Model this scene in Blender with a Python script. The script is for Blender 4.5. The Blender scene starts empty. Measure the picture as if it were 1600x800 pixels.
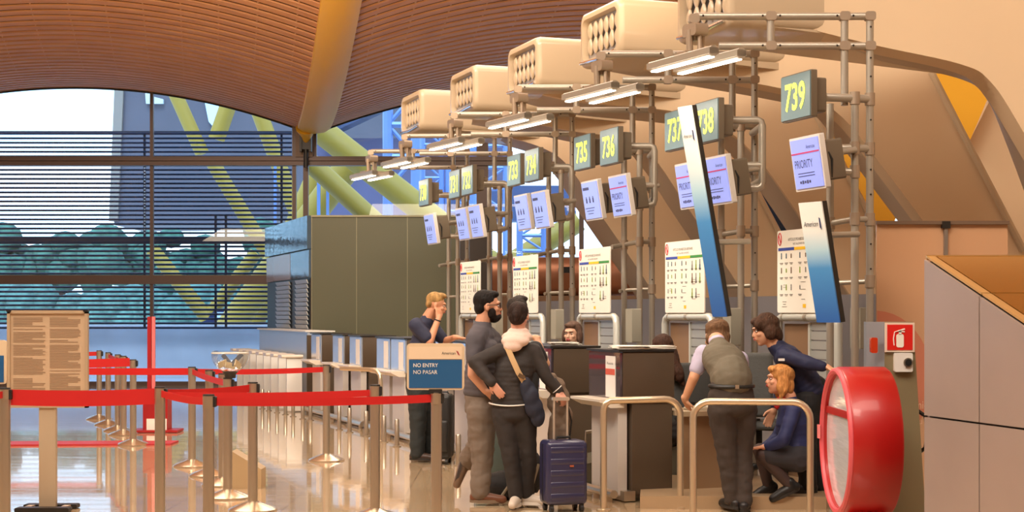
import bpy, math, random
from mathutils import Vector, Matrix, Euler
random.seed(7)
sc = bpy.context.scene
F = 2400.0; EYE = 1.54
# ---------------- camera, world, lights, exposure ----------------
cam_d = bpy.data.cameras.new('camera'); cam = bpy.data.objects.new('camera', cam_d)
sc.collection.objects.link(cam); sc.camera = cam
cam.location = (0, 0, EYE); cam.rotation_euler = (math.pi/2, 0, 0)
cam_d.sensor_width = 36; cam_d.lens = 54; cam_d.shift_y = 0.05625; cam_d.clip_end = 500; cam_d.clip_start = 0.1
sc.view_settings.view_transform = 'Standard'; sc.view_settings.look = 'None'
sc.view_settings.gamma = 1; sc.view_settings.use_curve_mapping = False
sc.view_settings.exposure = -0.12
w = bpy.data.worlds.new('sky'); sc.world = w; w.use_nodes = True
nt = w.node_tree; nt.nodes.clear()
out = nt.nodes.new('ShaderNodeOutputWorld'); bg = nt.nodes.new('ShaderNodeBackground')
tc = nt.nodes.new('ShaderNodeTexCoord'); sx = nt.nodes.new('ShaderNodeSeparateXYZ')
ramp = nt.nodes.new('ShaderNodeValToRGB'); noi = nt.nodes.new('ShaderNodeTexNoise'); mixc = nt.nodes.new('ShaderNodeMixRGB')
noi.inputs['Scale'].default_value = 4.0; noi.inputs['Detail'].default_value = 4
mp = nt.nodes.new('ShaderNodeMapping'); mp.inputs['Scale'].default_value = (1, 1, 6)
ramp.color_ramp.elements[0].position = 0.0; ramp.color_ramp.elements[0].color = (0.62, 0.9, 1.0, 1)
ramp.color_ramp.elements[1].position = 0.6; ramp.color_ramp.elements[1].color = (0.50, 0.66, 0.95, 1)
cl = nt.nodes.new('ShaderNodeValToRGB'); cl.color_ramp.elements[0].position = 0.42; cl.color_ramp.elements[1].position = 0.52
nt.links.new(tc.outputs['Generated'], sx.inputs[0]); nt.links.new(sx.outputs['Z'], ramp.inputs[0])
nt.links.new(tc.outputs['Generated'], mp.inputs[0]); nt.links.new(mp.outputs[0], noi.inputs['Vector'])
nt.links.new(noi.outputs['Fac'], cl.inputs[0]); nt.links.new(cl.outputs[0], mixc.inputs[0])
nt.links.new(ramp.outputs[0], mixc.inputs[1]); mixc.inputs[2].default_value = (0.93, 0.98, 1.0, 1)
mm = nt.nodes.new('ShaderNodeMath'); mm.operation = 'LESS_THAN'; mm.inputs[1].default_value = 0.35
mm2 = nt.nodes.new('ShaderNodeMath'); mm2.operation = 'MULTIPLY'
nt.links.new(sx.outputs['Z'], mm.inputs[0]); nt.links.new(mm.outputs[0], mm2.inputs[0]); nt.links.new(cl.outputs[0], mm2.inputs[1])
nt.links.new(mm2.outputs[0], mixc.inputs[0])
nt.links.new(mixc.outputs[0], bg.inputs[0]); bg.inputs[1].default_value = 3.2
nt.links.new(bg.outputs[0], out.inputs[0])

def area(name, loc, rot, sx_, sy_, power, col):
    l = bpy.data.lights.new(name, 'AREA'); l.shape = 'RECTANGLE'; l.size = sx_; l.size_y = sy_
    l.energy = power; l.color = col
    o = bpy.data.objects.new(name, l); sc.collection.objects.link(o)
    o.location = loc; o.rotation_euler = rot
    return o
added_sun = bpy.data.lights.new('added_sun', 'SUN'); added_sun.energy = 5.0; added_sun.angle = .5; added_sun.color = (.86, .93, 1)  # soft sun added to brighten the parapet and outside under an overcast sky
so_ = bpy.data.objects.new('added_sun', added_sun); sc.collection.objects.link(so_); so_.location = (0, -20, 40); so_.rotation_euler = (math.radians(32), math.radians(-5), 0)
WARM = (1.0, 0.87, 0.73)
def aim(name, loc, tgt, sx_, sy_, power, col):
    o = area(name, loc, (0, 0, 0), sx_, sy_, power, col)
    o.rotation_euler = (Vector(tgt)-Vector(loc)).to_track_quat('-Z', 'Y').to_euler(); return o
aim('hall_fill', (-8, 9, 10.6), (4, 17, 2.4), 5, 3, 1250, WARM)  # unseen fill aimed at the shells, added to brighten them
aim('hall_fill', (-3, 1, 12.2), (2, 13, 1.2), 5, 3, 900, WARM)  # unseen frontal fill, added to brighten the counter area
area('hall_fill', (-4, 3, 12.4), (math.radians(20), 0, 0), 8, 4, 850, WARM)  # overhead area lamps, out of view, added to light the hall
area('hall_fill', (3.5, 4, 12.3), (math.radians(30), math.radians(-8), 0), 7, 4, 800, WARM)
area('hall_fill', (-5, 17, 8.9), (0, 0, 0), 6, 6, 460, WARM)
area('hall_fill', (0.5, 20, 8.0), (0, math.radians(-25), 0), 4, 8, 430, WARM)
area('uplight', (-1, 12.5, 4.9), (math.radians(180-22), 0, 0), 8, 3, 620, (1.0, 0.74, 0.48))
area('uplight', (-6, 20, 3.9), (math.radians(180-10), 0, 0), 6, 3, 420, (1.0, 0.74, 0.48))

# ---------------- helpers ----------------
def W(px, py, d): return Vector(((px-800)/F*d, d, EYE+(490-py)/F*d))
def lin(c):
    c = c/255.0
    return c/12.92 if c <= 0.04045 else ((c+0.055)/1.055)**2.4
def rgb(r, g, b): return (lin(r), lin(g), lin(b), 1)
MATS = {}
def mat(name, col, rough=0.5, metal=0.0, emit=0, bump=0, bscale=40, var=0.0, vscale=3, coat=0, spec=0.5, stretch=None, sheen=0):
    if name in MATS: return MATS[name]
    m = bpy.data.materials.new(name); m.use_nodes = True; n = m.node_tree; b = n.nodes['Principled BSDF']
    c = rgb(*col)
    b.inputs['Base Color'].default_value = c; b.inputs['Roughness'].default_value = rough; b.inputs['Metallic'].default_value = metal
    b.inputs['Specular IOR Level'].default_value = spec
    if coat: b.inputs['Coat Weight'].default_value = coat
    if sheen: b.inputs['Sheen Weight'].default_value = sheen
    if emit:
        b.inputs['Emission Color'].default_value = c; b.inputs['Emission Strength'].default_value = emit
    if bump or var:
        t = n.nodes.new('ShaderNodeTexCoord'); mpn = n.nodes.new('ShaderNodeMapping')
        n.links.new(t.outputs['Object'], mpn.inputs[0])
        if stretch: mpn.inputs['Scale'].default_value = stretch
    if var:
        nn = n.nodes.new('ShaderNodeTexNoise'); nn.inputs['Scale'].default_value = vscale; nn.inputs['Detail'].default_value = 3
        n.links.new(mpn.outputs[0], nn.inputs['Vector'])
        r = n.nodes.new('ShaderNodeValToRGB')
        r.color_ramp.elements[0].position = .3; r.color_ramp.elements[1].position = .7
        r.color_ramp.elements[0].color = tuple(x*(1-var) for x in c[:3])+(1,)
        r.color_ramp.elements[1].color = tuple(min(1, x*(1+var)) for x in c[:3])+(1,)
        n.links.new(nn.outputs['Fac'], r.inputs[0]); n.links.new(r.outputs[0], b.inputs['Base Color'])
    if bump:
        nn = n.nodes.new('ShaderNodeTexNoise'); nn.inputs['Scale'].default_value = bscale; nn.inputs['Detail'].default_value = 4
        n.links.new(mpn.outputs[0], nn.inputs['Vector'])
        bp = n.nodes.new('ShaderNodeBump'); bp.inputs['Strength'].default_value = bump; bp.inputs['Distance'].default_value = .02
        n.links.new(nn.outputs['Fac'], bp.inputs['Height']); n.links.new(bp.outputs[0], b.inputs['Normal'])
    MATS[name] = m
    return m
def glassmat(name, tint=(1, 1, 1), refl=0.08, fac_max=0.6, rough=0.0):
    m = bpy.data.materials.new(name); m.use_nodes = True; n = m.node_tree; n.nodes.clear()
    o = n.nodes.new('ShaderNodeOutputMaterial'); mx = n.nodes.new('ShaderNodeMixShader')
    tr = n.nodes.new('ShaderNodeBsdfTransparent'); gl = n.nodes.new('ShaderNodeBsdfGlossy'); fr = n.nodes.new('ShaderNodeFresnel')
    tr.inputs[0].default_value = tint+(1,); gl.inputs['Roughness'].default_value = rough; fr.inputs[0].default_value = 1.45
    ad = n.nodes.new('ShaderNodeMath'); ad.operation = 'MULTIPLY_ADD'; ad.inputs[1].default_value = fac_max; ad.inputs[2].default_value = refl
    ad.use_clamp = True
    n.links.new(fr.outputs[0], ad.inputs[0]); n.links.new(ad.outputs[0], mx.inputs[0])
    n.links.new(tr.outputs[0], mx.inputs[1]); n.links.new(gl.outputs[0], mx.inputs[2]); n.links.new(mx.outputs[0], o.inputs[0])
    MATS[name] = m; return m

def tag(o, label=None, cat=None, group=None, kind=None):
    if label: o['label'] = label
    if cat: o['category'] = cat
    if group: o['group'] = group
    if kind: o['kind'] = kind
    return o
def empty(name, loc, rz=0):
    o = bpy.data.objects.new(name, None); sc.collection.objects.link(o); o.empty_display_size = .1
    o.location = loc; o.rotation_euler = (0, 0, rz); return o
def copy_tree(o, parent=None):
    c = o.copy(); sc.collection.objects.link(c)
    if parent: c.parent = parent
    for ch in list(o.children): copy_tree(ch, c)
    return c

class MB:
    def __init__(s): s.v = []; s.f = []; s.M = Matrix.Identity(4)
    def add(s, vs, fs):
        n = len(s.v); s.v += [s.M @ Vector(v) for v in vs]; s.f += [tuple(i+n for i in f) for f in fs]; return s
    def box(s, c, size, rot=None, bev=0):
        x, y, z = [k/2 for k in size]
        R = Euler(rot).to_matrix() if rot else Matrix.Identity(3)
        c = Vector(c)
        if bev:
            b = min(bev, x*.9, z*.9)
            pts = []
            for (qx, qz, a0) in ((x-b, z-b, 0), (-x+b, z-b, 90), (-x+b, -z+b, 180), (x-b, -z+b, 270)):
                for k in range(4):
                    a = math.radians(a0+k*30); pts.append((qx+b*math.cos(a), qz+b*math.sin(a)))
            vs = [c+R@Vector((p[0], -y, p[1])) for p in pts]+[c+R@Vector((p[0], y, p[1])) for p in pts]
            n = len(pts); fs = [tuple(range(n)), tuple(range(2*n-1, n-1, -1))]+[(i, i+n, (i+1) % n+n, (i+1) % n) for i in range(n)]
            return s.add(vs, fs)
        vs = [c+R@Vector((a*x, b_*y, e*z)) for a in (-1, 1) for b_ in (-1, 1) for e in (-1, 1)]
        return s.add(vs, [(0, 1, 3, 2), (4, 6, 7, 5), (0, 4, 5, 1), (2, 3, 7, 6), (0, 2, 6, 4), (1, 5, 7, 3)])
    def prism(s, pts, d):      # pts 3D planar loop, extruded by vector d
        d = Vector(d); n = len(pts); vs = [Vector(p) for p in pts]+[Vector(p)+d for p in pts]
        return s.add(vs, [tuple(range(n)), tuple(range(2*n-1, n-1, -1))]+[(i, i+n, (i+1) % n+n, (i+1) % n) for i in range(n)])
    def tube(s, pts, r, seg=12, closed=False, cap=True):
        pts = [Vector(p) for p in pts]; n = len(pts)
        rs = r if isinstance(r, (list, tuple)) else [r]*n
        vs = []; prev = None
        for i, p in enumerate(pts):
            if closed: t = (pts[(i+1) % n]-pts[i-1])
            else: t = (pts[min(i+1, n-1)]-pts[max(i-1, 0)])
            t.normalize()
            if prev is None:
                a = Vector((0, 0, 1)) if abs(t.z) < .9 else Vector((1, 0, 0)); u = t.cross(a).normalized()
            else: u = (prev-t*prev.dot(t)).normalized()
            prev = u; v_ = t.cross(u)
            vs += [p+(u*math.cos(k*2*math.pi/seg)+v_*math.sin(k*2*math.pi/seg))*rs[i] for k in range(seg)]
        fs = []
        for i in range(n if closed else n-1):
            a = i*seg; b = ((i+1) % n)*seg
            fs += [(a+k, a+(k+1) % seg, b+(k+1) % seg, b+k) for k in range(seg)]
        if cap and not closed: fs += [tuple(range(seg-1, -1, -1)), tuple(range((n-1)*seg, n*seg))]
        return s.add(vs, fs)
    def cyl(s, a, b, r, seg=14, r2=None): return s.tube([a, b], [r, r if r2 is None else r2], seg)
    def lathe(s, prof, c=(0, 0, 0), seg=24):   # prof (r,z)
        c = Vector(c); vs = []
        for (r, z) in prof: vs += [c+Vector((max(r, 1e-4)*math.cos(k*2*math.pi/seg), max(r, 1e-4)*math.sin(k*2*math.pi/seg), z)) for k in range(seg)]
        fs = []
        for i in range(len(prof)-1): fs += [(i*seg+k, i*seg+(k+1) % seg, (i+1)*seg+(k+1) % seg, (i+1)*seg+k) for k in range(seg)]
        fs += [tuple(range(seg-1, -1, -1)), tuple(range((len(prof)-1)*seg, len(prof)*seg))]
        return s.add(vs, fs)
    def ell(s, c, r, R=None, seg=16, ring=10):
        c = Vector(c); R = R or Matrix.Identity(3); vs = [c+R@Vector((0, 0, -r[2]))]
        for i in range(1, ring):
            a = -math.pi/2+math.pi*i/ring
            for k in range(seg):
                t = 2*math.pi*k/seg
                vs.append(c+R@Vector((r[0]*math.cos(a)*math.cos(t), r[1]*math.cos(a)*math.sin(t), r[2]*math.sin(a))))
        vs.append(c+R@Vector((0, 0, r[2]))); n = len(vs)
        fs = [(0, 1+(k+1) % seg, 1+k) for k in range(seg)]
        for i in range(ring-2): fs += [(1+i*seg+k, 1+i*seg+(k+1) % seg, 1+(i+1)*seg+(k+1) % seg, 1+(i+1)*seg+k) for k in range(seg)]
        b = 1+(ring-2)*seg
        fs += [(b+k, b+(k+1) % seg, n-1) for k in range(seg)]
        return s.add(vs, fs)
    def cap(s, a, b, ra, rb, seg=14):
        a = Vector(a); b = Vector(b); t = b-a; L = t.length
        if L < 1e-5: return s.ell(a, (ra, ra, ra))
        t.normalize(); pts = []; rs = []
        for k in range(1, 5):
            q = math.pi/2*(1-k/4); pts.append(a-t*ra*math.sin(q)); rs.append(max(ra*math.cos(q), .002))
        pts[-1] = a; rs[-1] = ra
        for k in range(0, 4):
            q = math.pi/2*(k/4); pts.append(b+t*rb*math.sin(q)); rs.append(max(rb*math.cos(q), .002))
        return s.tube(pts, rs, seg)
    def mesh(s, name):
        me = bpy.data.meshes.new(name); me.from_pydata([tuple(v) for v in s.v], [], s.f); me.update(); return me
    def build(s, name, m, parent=None, smooth=True, ang=35, loc=None, rz=None):
        me = s.mesh(name)
        import bmesh
        bm = bmesh.new(); bm.from_mesh(me); bmesh.ops.recalc_face_normals(bm, faces=bm.faces[:]); bm.to_mesh(me); bm.free()
        me.materials.append(m)
        if smooth:
            me.polygons.foreach_set('use_smooth', [True]*len(me.polygons))
            me.set_sharp_from_angle(angle=math.radians(ang))
        o = bpy.data.objects.new(name, me); sc.collection.objects.link(o)
        if parent: o.parent = parent
        if loc is not None: o.location = loc
        if rz is not None: o.rotation_euler = (0, 0, rz)
        return o
def text(s, name, m, parent, origin, w_, h, xd=(1, 0, 0), up=(0, 0, 1), align='c', bold=0.0, depth=.001):
    cu = bpy.data.curves.new(name, 'FONT'); cu.body = s; cu.size = 1; cu.offset = bold; cu.extrude = 0.0; cu.resolution_u = 3
    t = bpy.data.objects.new('tmp', cu); sc.collection.objects.link(t)
    dg = bpy.context.evaluated_depsgraph_get(); dg.update()
    me = bpy.data.meshes.new_from_object(t.evaluated_get(dg)); bpy.data.objects.remove(t); bpy.data.curves.remove(cu)
    me.name = name
    xs = [v.co.x for v in me.vertices]; ys = [v.co.y for v in me.vertices]
    x0, x1, y0, y1 = min(xs), max(xs), min(ys), max(ys)
    X = Vector(xd).normalized(); U = Vector(up).normalized(); O = Vector(origin)
    for v in me.vertices:
        a = (v.co.x-x0)/(x1-x0)-(.5 if align == 'c' else 0); b = (v.co.y-y0)/(y1-y0)-.5
        v.co = O+X*(a*w_)+U*(b*h)
    me.materials.clear(); me.materials.append(m)
    o = bpy.data.objects.new(name, me); sc.collection.objects.link(o)
    if parent: o.parent = parent
    return o
ORD = ['nearest', 'second nearest', 'third nearest', 'fourth nearest', 'fifth nearest', 'sixth nearest', 'seventh nearest', 'eighth nearest', 'ninth nearest', 'tenth nearest', 'eleventh nearest', 'twelfth nearest', 'farthest']
RV = Vector((-.335, .942, 0)).normalized(); NV = Vector((.942, .335, 0)).normalized()
RZ = math.atan2(-RV.y, -RV.x)

# ---------------- materials ----------------
steel = mat('brushed_steel', (190, 178, 160), .32, .85, bump=.05, bscale=200)
tubem = mat('truss_metal', (176, 168, 154), .38, .55)
darkm = mat('dark_metal', (52, 48, 44), .45, .5)
black = mat('black_plastic', (28, 27, 27), .45)
redbelt = mat('red_webbing', (190, 14, 14), .6, bump=.1, bscale=300)
white = mat('white_panel', (225, 222, 215), .45)
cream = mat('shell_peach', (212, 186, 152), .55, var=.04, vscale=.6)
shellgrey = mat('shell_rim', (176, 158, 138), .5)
podm = mat('pod_cream', (190, 170, 142), .3, coat=.3)
orange = mat('orange_steel', (224, 166, 36), .5)
grime = mat('charcoal_panel', (74, 68, 62), .4)
brownp = mat('brown_panel', (134, 104, 78), .5)
paper = mat('paper', (236, 232, 220), .6)
ink = mat('ink', (96, 90, 84), .7)
inkd = mat('ink_dark', (40, 40, 46), .7)

# ================= SETTING =================
# floor
fm = bpy.data.materials.new('polished_stone_floor'); fm.use_nodes = True; n = fm.node_tree; b = n.nodes['Principled BSDF']
t = n.nodes.new('ShaderNodeTexCoord')
br = n.nodes.new('ShaderNodeTexBrick'); br.offset = 0; br.inputs['Scale'].default_value = 1.0
br.inputs['Brick Width'].default_value = .9; br.inputs['Row Height'].default_value = .9; br.inputs['Mortar Size'].default_value = .004
br.inputs['Color1'].default_value = rgb(212, 186, 150); br.inputs['Color2'].default_value = rgb(204, 176, 140); br.inputs['Mortar'].default_value = rgb(140, 110, 80)
ns = n.nodes.new('ShaderNodeTexNoise'); ns.inputs['Scale'].default_value = 2.5; ns.inputs['Detail'].default_value = 6
mx = n.nodes.new('ShaderNodeMixRGB'); mx.blend_type = 'MULTIPLY'; mx.inputs[0].default_value = .12
n.links.new(t.outputs['Object'], br.inputs['Vector']); n.links.new(t.outputs['Object'], ns.inputs['Vector'])
n.links.new(br.outputs['Color'], mx.inputs[1]); n.links.new(ns.outputs['Fac'], mx.inputs[2]); n.links.new(mx.outputs[0], b.inputs['Base Color'])
b.inputs['Roughness'].default_value = .07; b.inputs['IOR'].default_value = 1.75; b.inputs['Coat Weight'].default_value = .6; b.inputs['Coat Roughness'].default_value = .03
mpf = n.nodes.new('ShaderNodeMapping'); mpf.inputs['Scale'].default_value = (.5, 3.0, 1)
n2 = n.nodes.new('ShaderNodeTexNoise'); n2.inputs['Scale'].default_value = 1.6; bp = n.nodes.new('ShaderNodeBump'); bp.inputs['Strength'].default_value = .10; bp.inputs['Distance'].default_value = .02
n.links.new(t.outputs['Object'], mpf.inputs[0]); n.links.new(mpf.outputs[0], n2.inputs['Vector']); n.links.new(n2.outputs['Fac'], bp.inputs['Height']); n.links.new(bp.outputs[0], b.inputs['Normal'])
tag(MB().box((-2, 12.5, -.1), (30, 42, .2)).build('floor', fm, smooth=False), kind='structure')

# ceiling: arched bamboo vaults
YW = 33.0
def prof(Y):
    tt = YW-Y
    return 4.86+.025*tt*tt if tt <= 6 else 5.76+.3*(tt-6)
def valley(Y): return -3.9-.196*(Y-31)
PER = 10.2
def zc(X, Y):
    u = (X-valley(Y))/PER; u = u-math.floor(u)     # 0 at a valley
    e = 1-((u-.5)*2)**2
    return EYE+prof(Y)-1.0+1.0*e
wood = bpy.data.materials.new('bamboo_slats'); wood.use_nodes = True; n = wood.node_tree; b = n.nodes['Principled BSDF']
t = n.nodes.new('ShaderNodeTexCoord'); mpw = n.nodes.new('ShaderNodeMapping'); mpw.inputs['Scale'].default_value = (.6, 5, 1)
nn = n.nodes.new('ShaderNodeTexNoise'); nn.inputs['Scale'].default_value = 2.0; r = n.nodes.new('ShaderNodeValToRGB')
r.color_ramp.elements[0].color = rgb(186, 126, 76); r.color_ramp.elements[1].color = rgb(202, 142, 88)
r.color_ramp.elements[0].position = .35; r.color_ramp.elements[1].position = .65
n.links.new(t.outputs['Object'], mpw.inputs[0]); n.links.new(mpw.outputs[0], nn.inputs['Vector']); n.links.new(nn.outputs['Fac'], r.inputs[0]); n.links.new(r.outputs[0], b.inputs['Base Color'])
b.inputs['Roughness'].default_value = .55
NX = 110; X0, X1 = -16.0, 12.1
def strip(mb, ya, yb, dz0, th, xa=X0, xb=X1, nx=NX, zf=zc):
    vs = []; fs = []
    for i in range(nx+1):
        X = xa+(xb-xa)*i/nx
        for (y, dz) in ((ya, dz0), (yb, dz0), (yb, dz0+th), (ya, dz0+th)): vs.append((X, y, zf(X, y)+dz))
    for i in range(nx):
        a = i*4; c = a+4
        fs += [(a+k, a+(k+1) % 4, c+(k+1) % 4, c+k) for k in range(4)]
    fs += [(3, 2, 1, 0), (nx*4, nx*4+1, nx*4+2, nx*4+3)]
    mb.add(vs, fs)
mb = MB(); y = 7.0
while y < YW-.02:
    strip(mb, y, y+.142, 0, .03); y += .225
ceil = mb.build('ceiling', wood, ang=30); tag(ceil, kind='structure')
mb = MB()
for i in range(26):
    strip(mb, 7-.001+i, 8+i if i < 26 else 33.0, .10, .05, nx=60)
mb.build('ceiling_backing', mat('ceiling_void', (44, 24, 12), .9), ceil)
mb = MB()   # thin light cross battens following the waves
for j in range(-20, 26):
    xs = j*.68
    pts = []
    for i in range(27):
        Y = 7+i*1.0
        X = xs-.196*(Y-31)-3.9
        if X0 < X < X1: pts.append((X, Y, zc(X, Y)+.02))
    if len(pts) > 2: mb.tube(pts, .016, 4)
mb.build('ceiling_batten', mat('batten', (196, 150, 100), .6), ceil)
# yellow beam along the valley
mb = MB(); pts = []
prof_b = []
ny = 30
vs = []; fs = []
for i in range(ny+1):
    Y = 7+(YW-.6-7)*i/ny
    z0 = EYE+prof(Y)-1.0
    cx = valley(Y)
    row = [(-.34, .20), (-.34, .03), (-.22, -.05), (0, -.08), (.22, -.05), (.34, .03), (.34, .20)]
    vs += [(cx+a, Y, z0+b_) for a, b_ in row]
for i in range(ny):
    for k in range(6): a = i*7+k; fs.append((a, a+1, a+8, a+7))
fs.append(tuple(range(7)))
# curled tail reaching the column head
base = ny*7
tails = [(32.75, -.10), (33.0, -.02)]
mb.add(vs, fs)
beam = mb.build('ceiling_beam', mat('yellow_beam', (222, 168, 44), .5), None); tag(beam, kind='structure'); beam.name = 'trim_1'

# outer walls that close the hall
wallm = mat('hall_wall', (190, 168, 140), .7)
tag(MB().box((-16.1, 12.5, 7), (.2, 42, 14)).build('wall_left', wallm, smooth=False), kind='structure')
tag(MB().box((12.1, 12.5, 7), (.2, 42, 14)).build('wall_right', wallm, smooth=False), kind='structure')
tag(MB().box((-2, -8.1, 7), (28.4, .2, 14)).build('wall_back', wallm, smooth=False), kind='structure')
tag(MB().box((-2, -.6, 13.9), (28.4, 15.4, .2)).build('ceiling_rear', mat('rear_roof', (170, 120, 76), .7), smooth=False), kind='structure')

# ---------------- window wall ----------------
brownst = mat('window_steel', (92, 74, 66), .45, .3)
gl = glassmat('window_glass', (.80, .90, 1.0), .03, .5)
fr = MB()
def hbar(y0, y1, xa, xb, d, mbx, th=.14): 
    a = W(xa, y1, d); c = W(xb, y0, d)
    mbx.box(((a.x+c.x)/2, d, (a.z+c.z)/2), (c.x-a.x, th, c.z-a.z))
hbar(245, 259, -400, 1500, YW, fr, .22); hbar(430, 444, -400, 700, YW, fr, .2); hbar(596, 604, -400, 1500, YW, fr, .2)
hbar(247, 251, -400, 1500, YW-.13, fr, .06)
for (xa, xb, y0, y1) in ((235, 240, 120, 602), (-170, -165, 120, 602), (457, 463, 180, 602), (490, 495, 180, 247), (474, 482, 250, 602), (745, 763, 150, 600), (905, 912, 150, 602), (1110, 1120, 100, 602)):
    hbar(y0, y1, xa, xb, YW, fr, .1)
wf = fr.build('window_1', brownst, smooth=False); tag(wf, kind='structure')
g = MB(); hbar(90, 600, -500, 1560, YW+.03, g, .012); g.build('window_glass', gl, wf, smooth=False)
c = MB(); hbar(200, 246, 463, 490, YW-.02, c, .25)
c.build('column_plate', mat('column_brown', (120, 96, 78), .6), wf, smooth=False)
c = MB(); p = W(478, 222, YW-.25); c.box(p, (.2, .12, .32), bev=.03); c.cyl(W(478, 205, YW-.25), W(478, 262, YW-.25), .05)
for s_ in (-1, 1): c.box((p.x+s_*.1, p.y-.02, p.z), (.05, .16, .42))
c.build('hinge_joint', darkm, wf)
c = MB(); c.tube([W(478, 200, YW-.5), W(479, 212, YW-.35), W(478, 222, YW-.25)], [.22, .12, .05]); c.build('beam_shoe', mat('yellow_beam', (0, 0, 0)), wf)
# edge trim under the vault
mb = MB(); 
mb.tube([(X, YW-.02, zc(X, YW)-.01) for X in [-12+.15*i for i in range(140)]], .03, 6)
tag(mb.build('trim_2', darkm), kind='structure')
# fascia closing the roof above the glass
vs = []; fs = []
for i in range(61):
    X = -16+26*i/60+0.0; vs += [(X, YW, zc(X, YW)), (X, YW, max(6.75, zc(X, YW)+.16))]
for i in range(60): a = i*2; fs.append((a, a+1, a+3, a+2))
mb = MB(); mb.add(vs, fs); tag(mb.build('wall_front', wallm, smooth=False), kind='structure')
tag(MB().box((11, 33.02, 4), (2.4, .16, 8)).build('wall_front_end', wallm, smooth=False), kind='structure')

# exterior louvres
lou = empty('louvre_screen', W(230, 512, YW+1.4))
tag(lou, 'dark horizontal louvre blades outside the large left window', 'louvre')
mb = MB(); L0 = W(-120, 512, YW+1.4)
k = 0; yv = 209.0
while yv < 513:
    a = W(-120, yv, YW+1.4); c_ = W(456, yv, YW+1.4)
    mb.box(((a.x+c_.x)/2-lou.location.x, 0, a.z-lou.location.z), (c_.x-a.x, .03, .042), rot=(math.radians(20), 0, 0)); yv += 7.05
mb.build('blades', mat('louvre_blue', (34, 52, 78), .5, .3), lou, smooth=False)
mb = MB()
for xx, yt in ((226, 207), (337, 335), (353, 335), (440, 207)):
    a = W(xx, 512, YW+1.45); c_ = W(xx, yt, YW+1.45); mb.box(((a.x)-lou.location.x, .06, (a.z+c_.z)/2-lou.location.z), (.05, .05, c_.z-a.z))
a = W(-120, 377, YW+1.42); c_ = W(456, 377, YW+1.42); mb.box(((a.x+c_.x)/2-lou.location.x, .05, a.z-lou.location.z), (c_.x-a.x, .1, .12))
a = W(-120, 210, YW+1.42); c_ = W(456, 210, YW+1.42); mb.box(((a.x+c_.x)/2-lou.location.x, .05, a.z-lou.location.z+.04), (c_.x-a.x, .08, .07))
mb.build('louvre_frame', mat('louvre_frame', (40, 46, 60), .5), lou, smooth=False)
# dotted perforated strips
mb = MB()
for xx in (226,):
    for i in range(24):
        q = W(xx, 258+i*4.6, YW+1.3); mb.box((q.x-lou.location.x, q.y-lou.location.y, q.z-lou.location.z), (.03, .01, .03))
mb.build('bright_studs', white, lou, smooth=False)

# outside world
ext = MB().box((-6, 60, -.12), (120, 53, .2)).build('ground_outside', mat('apron', (214, 216, 218), .8), smooth=False); tag(ext, kind='structure')
par = MB(); a = W(-200, 598, 37); c_ = W(700, 512, 37)
par.box(((a.x+c_.x)/2, 37.2, (a.z+c_.z)/2), (c_.x-a.x, .4, c_.z-a.z)); par.box(((a.x+c_.x)/2, 37.1, c_.z+.03), (c_.x-a.x, .6, .08))
par = par.build('parapet', mat('blue_concrete', (226, 230, 234), .7, var=.08, vscale=1.2, bump=.1, bscale=6), smooth=False)
tag(par, 'pale concrete parapet wall outside below the louvres', 'parapet')
def poly(name, pts, d, th, m, label=None, cat=None, **kw):
    o = MB().prism([W(x, y, d) for x, y in pts], (0, th, 0)).build(name, m, smooth=False)
    if label: tag(o, label, cat, **kw)
    return o
bldm = mat('blue_grey_cladding', (84, 82, 90), .7, var=.08, vscale=.4)
bl = empty('terminal_building', W(320, 500, 78)); tag(bl, 'dark blue grey terminal building beyond the louvres', 'building')
def polyl(name, pts, d, th, m, par_, off=None):
    o = MB().prism([W(x, y, d)-par_.location for x, y in pts], (0, th, 0)).build(name, m, par_, smooth=False); return o
polyl('facade', [(182, 60), (172, 330), (180, 352), (360, 350), (460, 332), (700, 330), (700, 60)], 78, 6, bldm, bl)
polyl('corner_pier', [(182, 60), (170, 345), (184, 345), (196, 60)], 77.8, .5, mat('pier', (132, 122, 110), .7), bl)
polyl('opening', [(318, 150), (326, 190), (342, 208), (352, 196), (364, 150)], 77.8, .15, mat('sky_glow', (170, 205, 235), .2, emit=.9), bl)  # glowing plate; the bright sky behind is put into its emission
polyl('pier', [(505, 325), (640, 325), (640, 537), (505, 537)], 78, 4, bldm, bl)
polyl('lintel', [(225, 120), (228, 162), (255, 162), (255, 155), (236, 150), (234, 120)], 77.8, .3, mat('lintel', (190, 200, 200), .7), bl)
yelx = mat('yellow_column', (160, 134, 44), .55)
def strut(p, q, d, r, label, dd=0, ext=False):
    a = W(*p, d); c_ = W(*q, d+dd)
    if ext: c_ = a+(c_-a)*(a.z/(a.z-c_.z))
    o = MB(); o.cyl(a-a, c_-a, r, 20)
    o = o.build('steel_strut', yelx, loc=a); tag(o, label, 'strut', 'yellow steel struts outside the glass'); return o
strut((262, 120), (316, 240), 48, .22, 'yellow strut leaning right above the louvres, left arm of the V')
strut((372, 120), (338, 218), 48, .26, 'yellow strut leaning left, right arm of the V by the bright opening')
strut((330, 250), (420, 400), 47, .22, 'yellow strut seen through the louvres right of the thin mullion')
strut((238, 390), (330, 505), 46, .22, 'thin yellow strut low behind the louvres, sloping down right')
strut((400, 395), (318, 505), 46, .2, 'thin yellow strut low behind the louvres, sloping down left')
strut((388, 130), (468, 345), 50, .26, 'yellow strut rising beside the brown window column')
strut((496, 200), (690, 352), 40, .34, 'long yellow strut crossing from vault to kiosk roof on the right', ext=True)
strut((486, 255), (590, 350), 37, .24, 'yellow strut falling right just behind the kiosk', ext=True)
strut((558, 240), (470, 360), 42, .38, 'thick yellow strut falling left behind the kiosk', ext=True)
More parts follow.
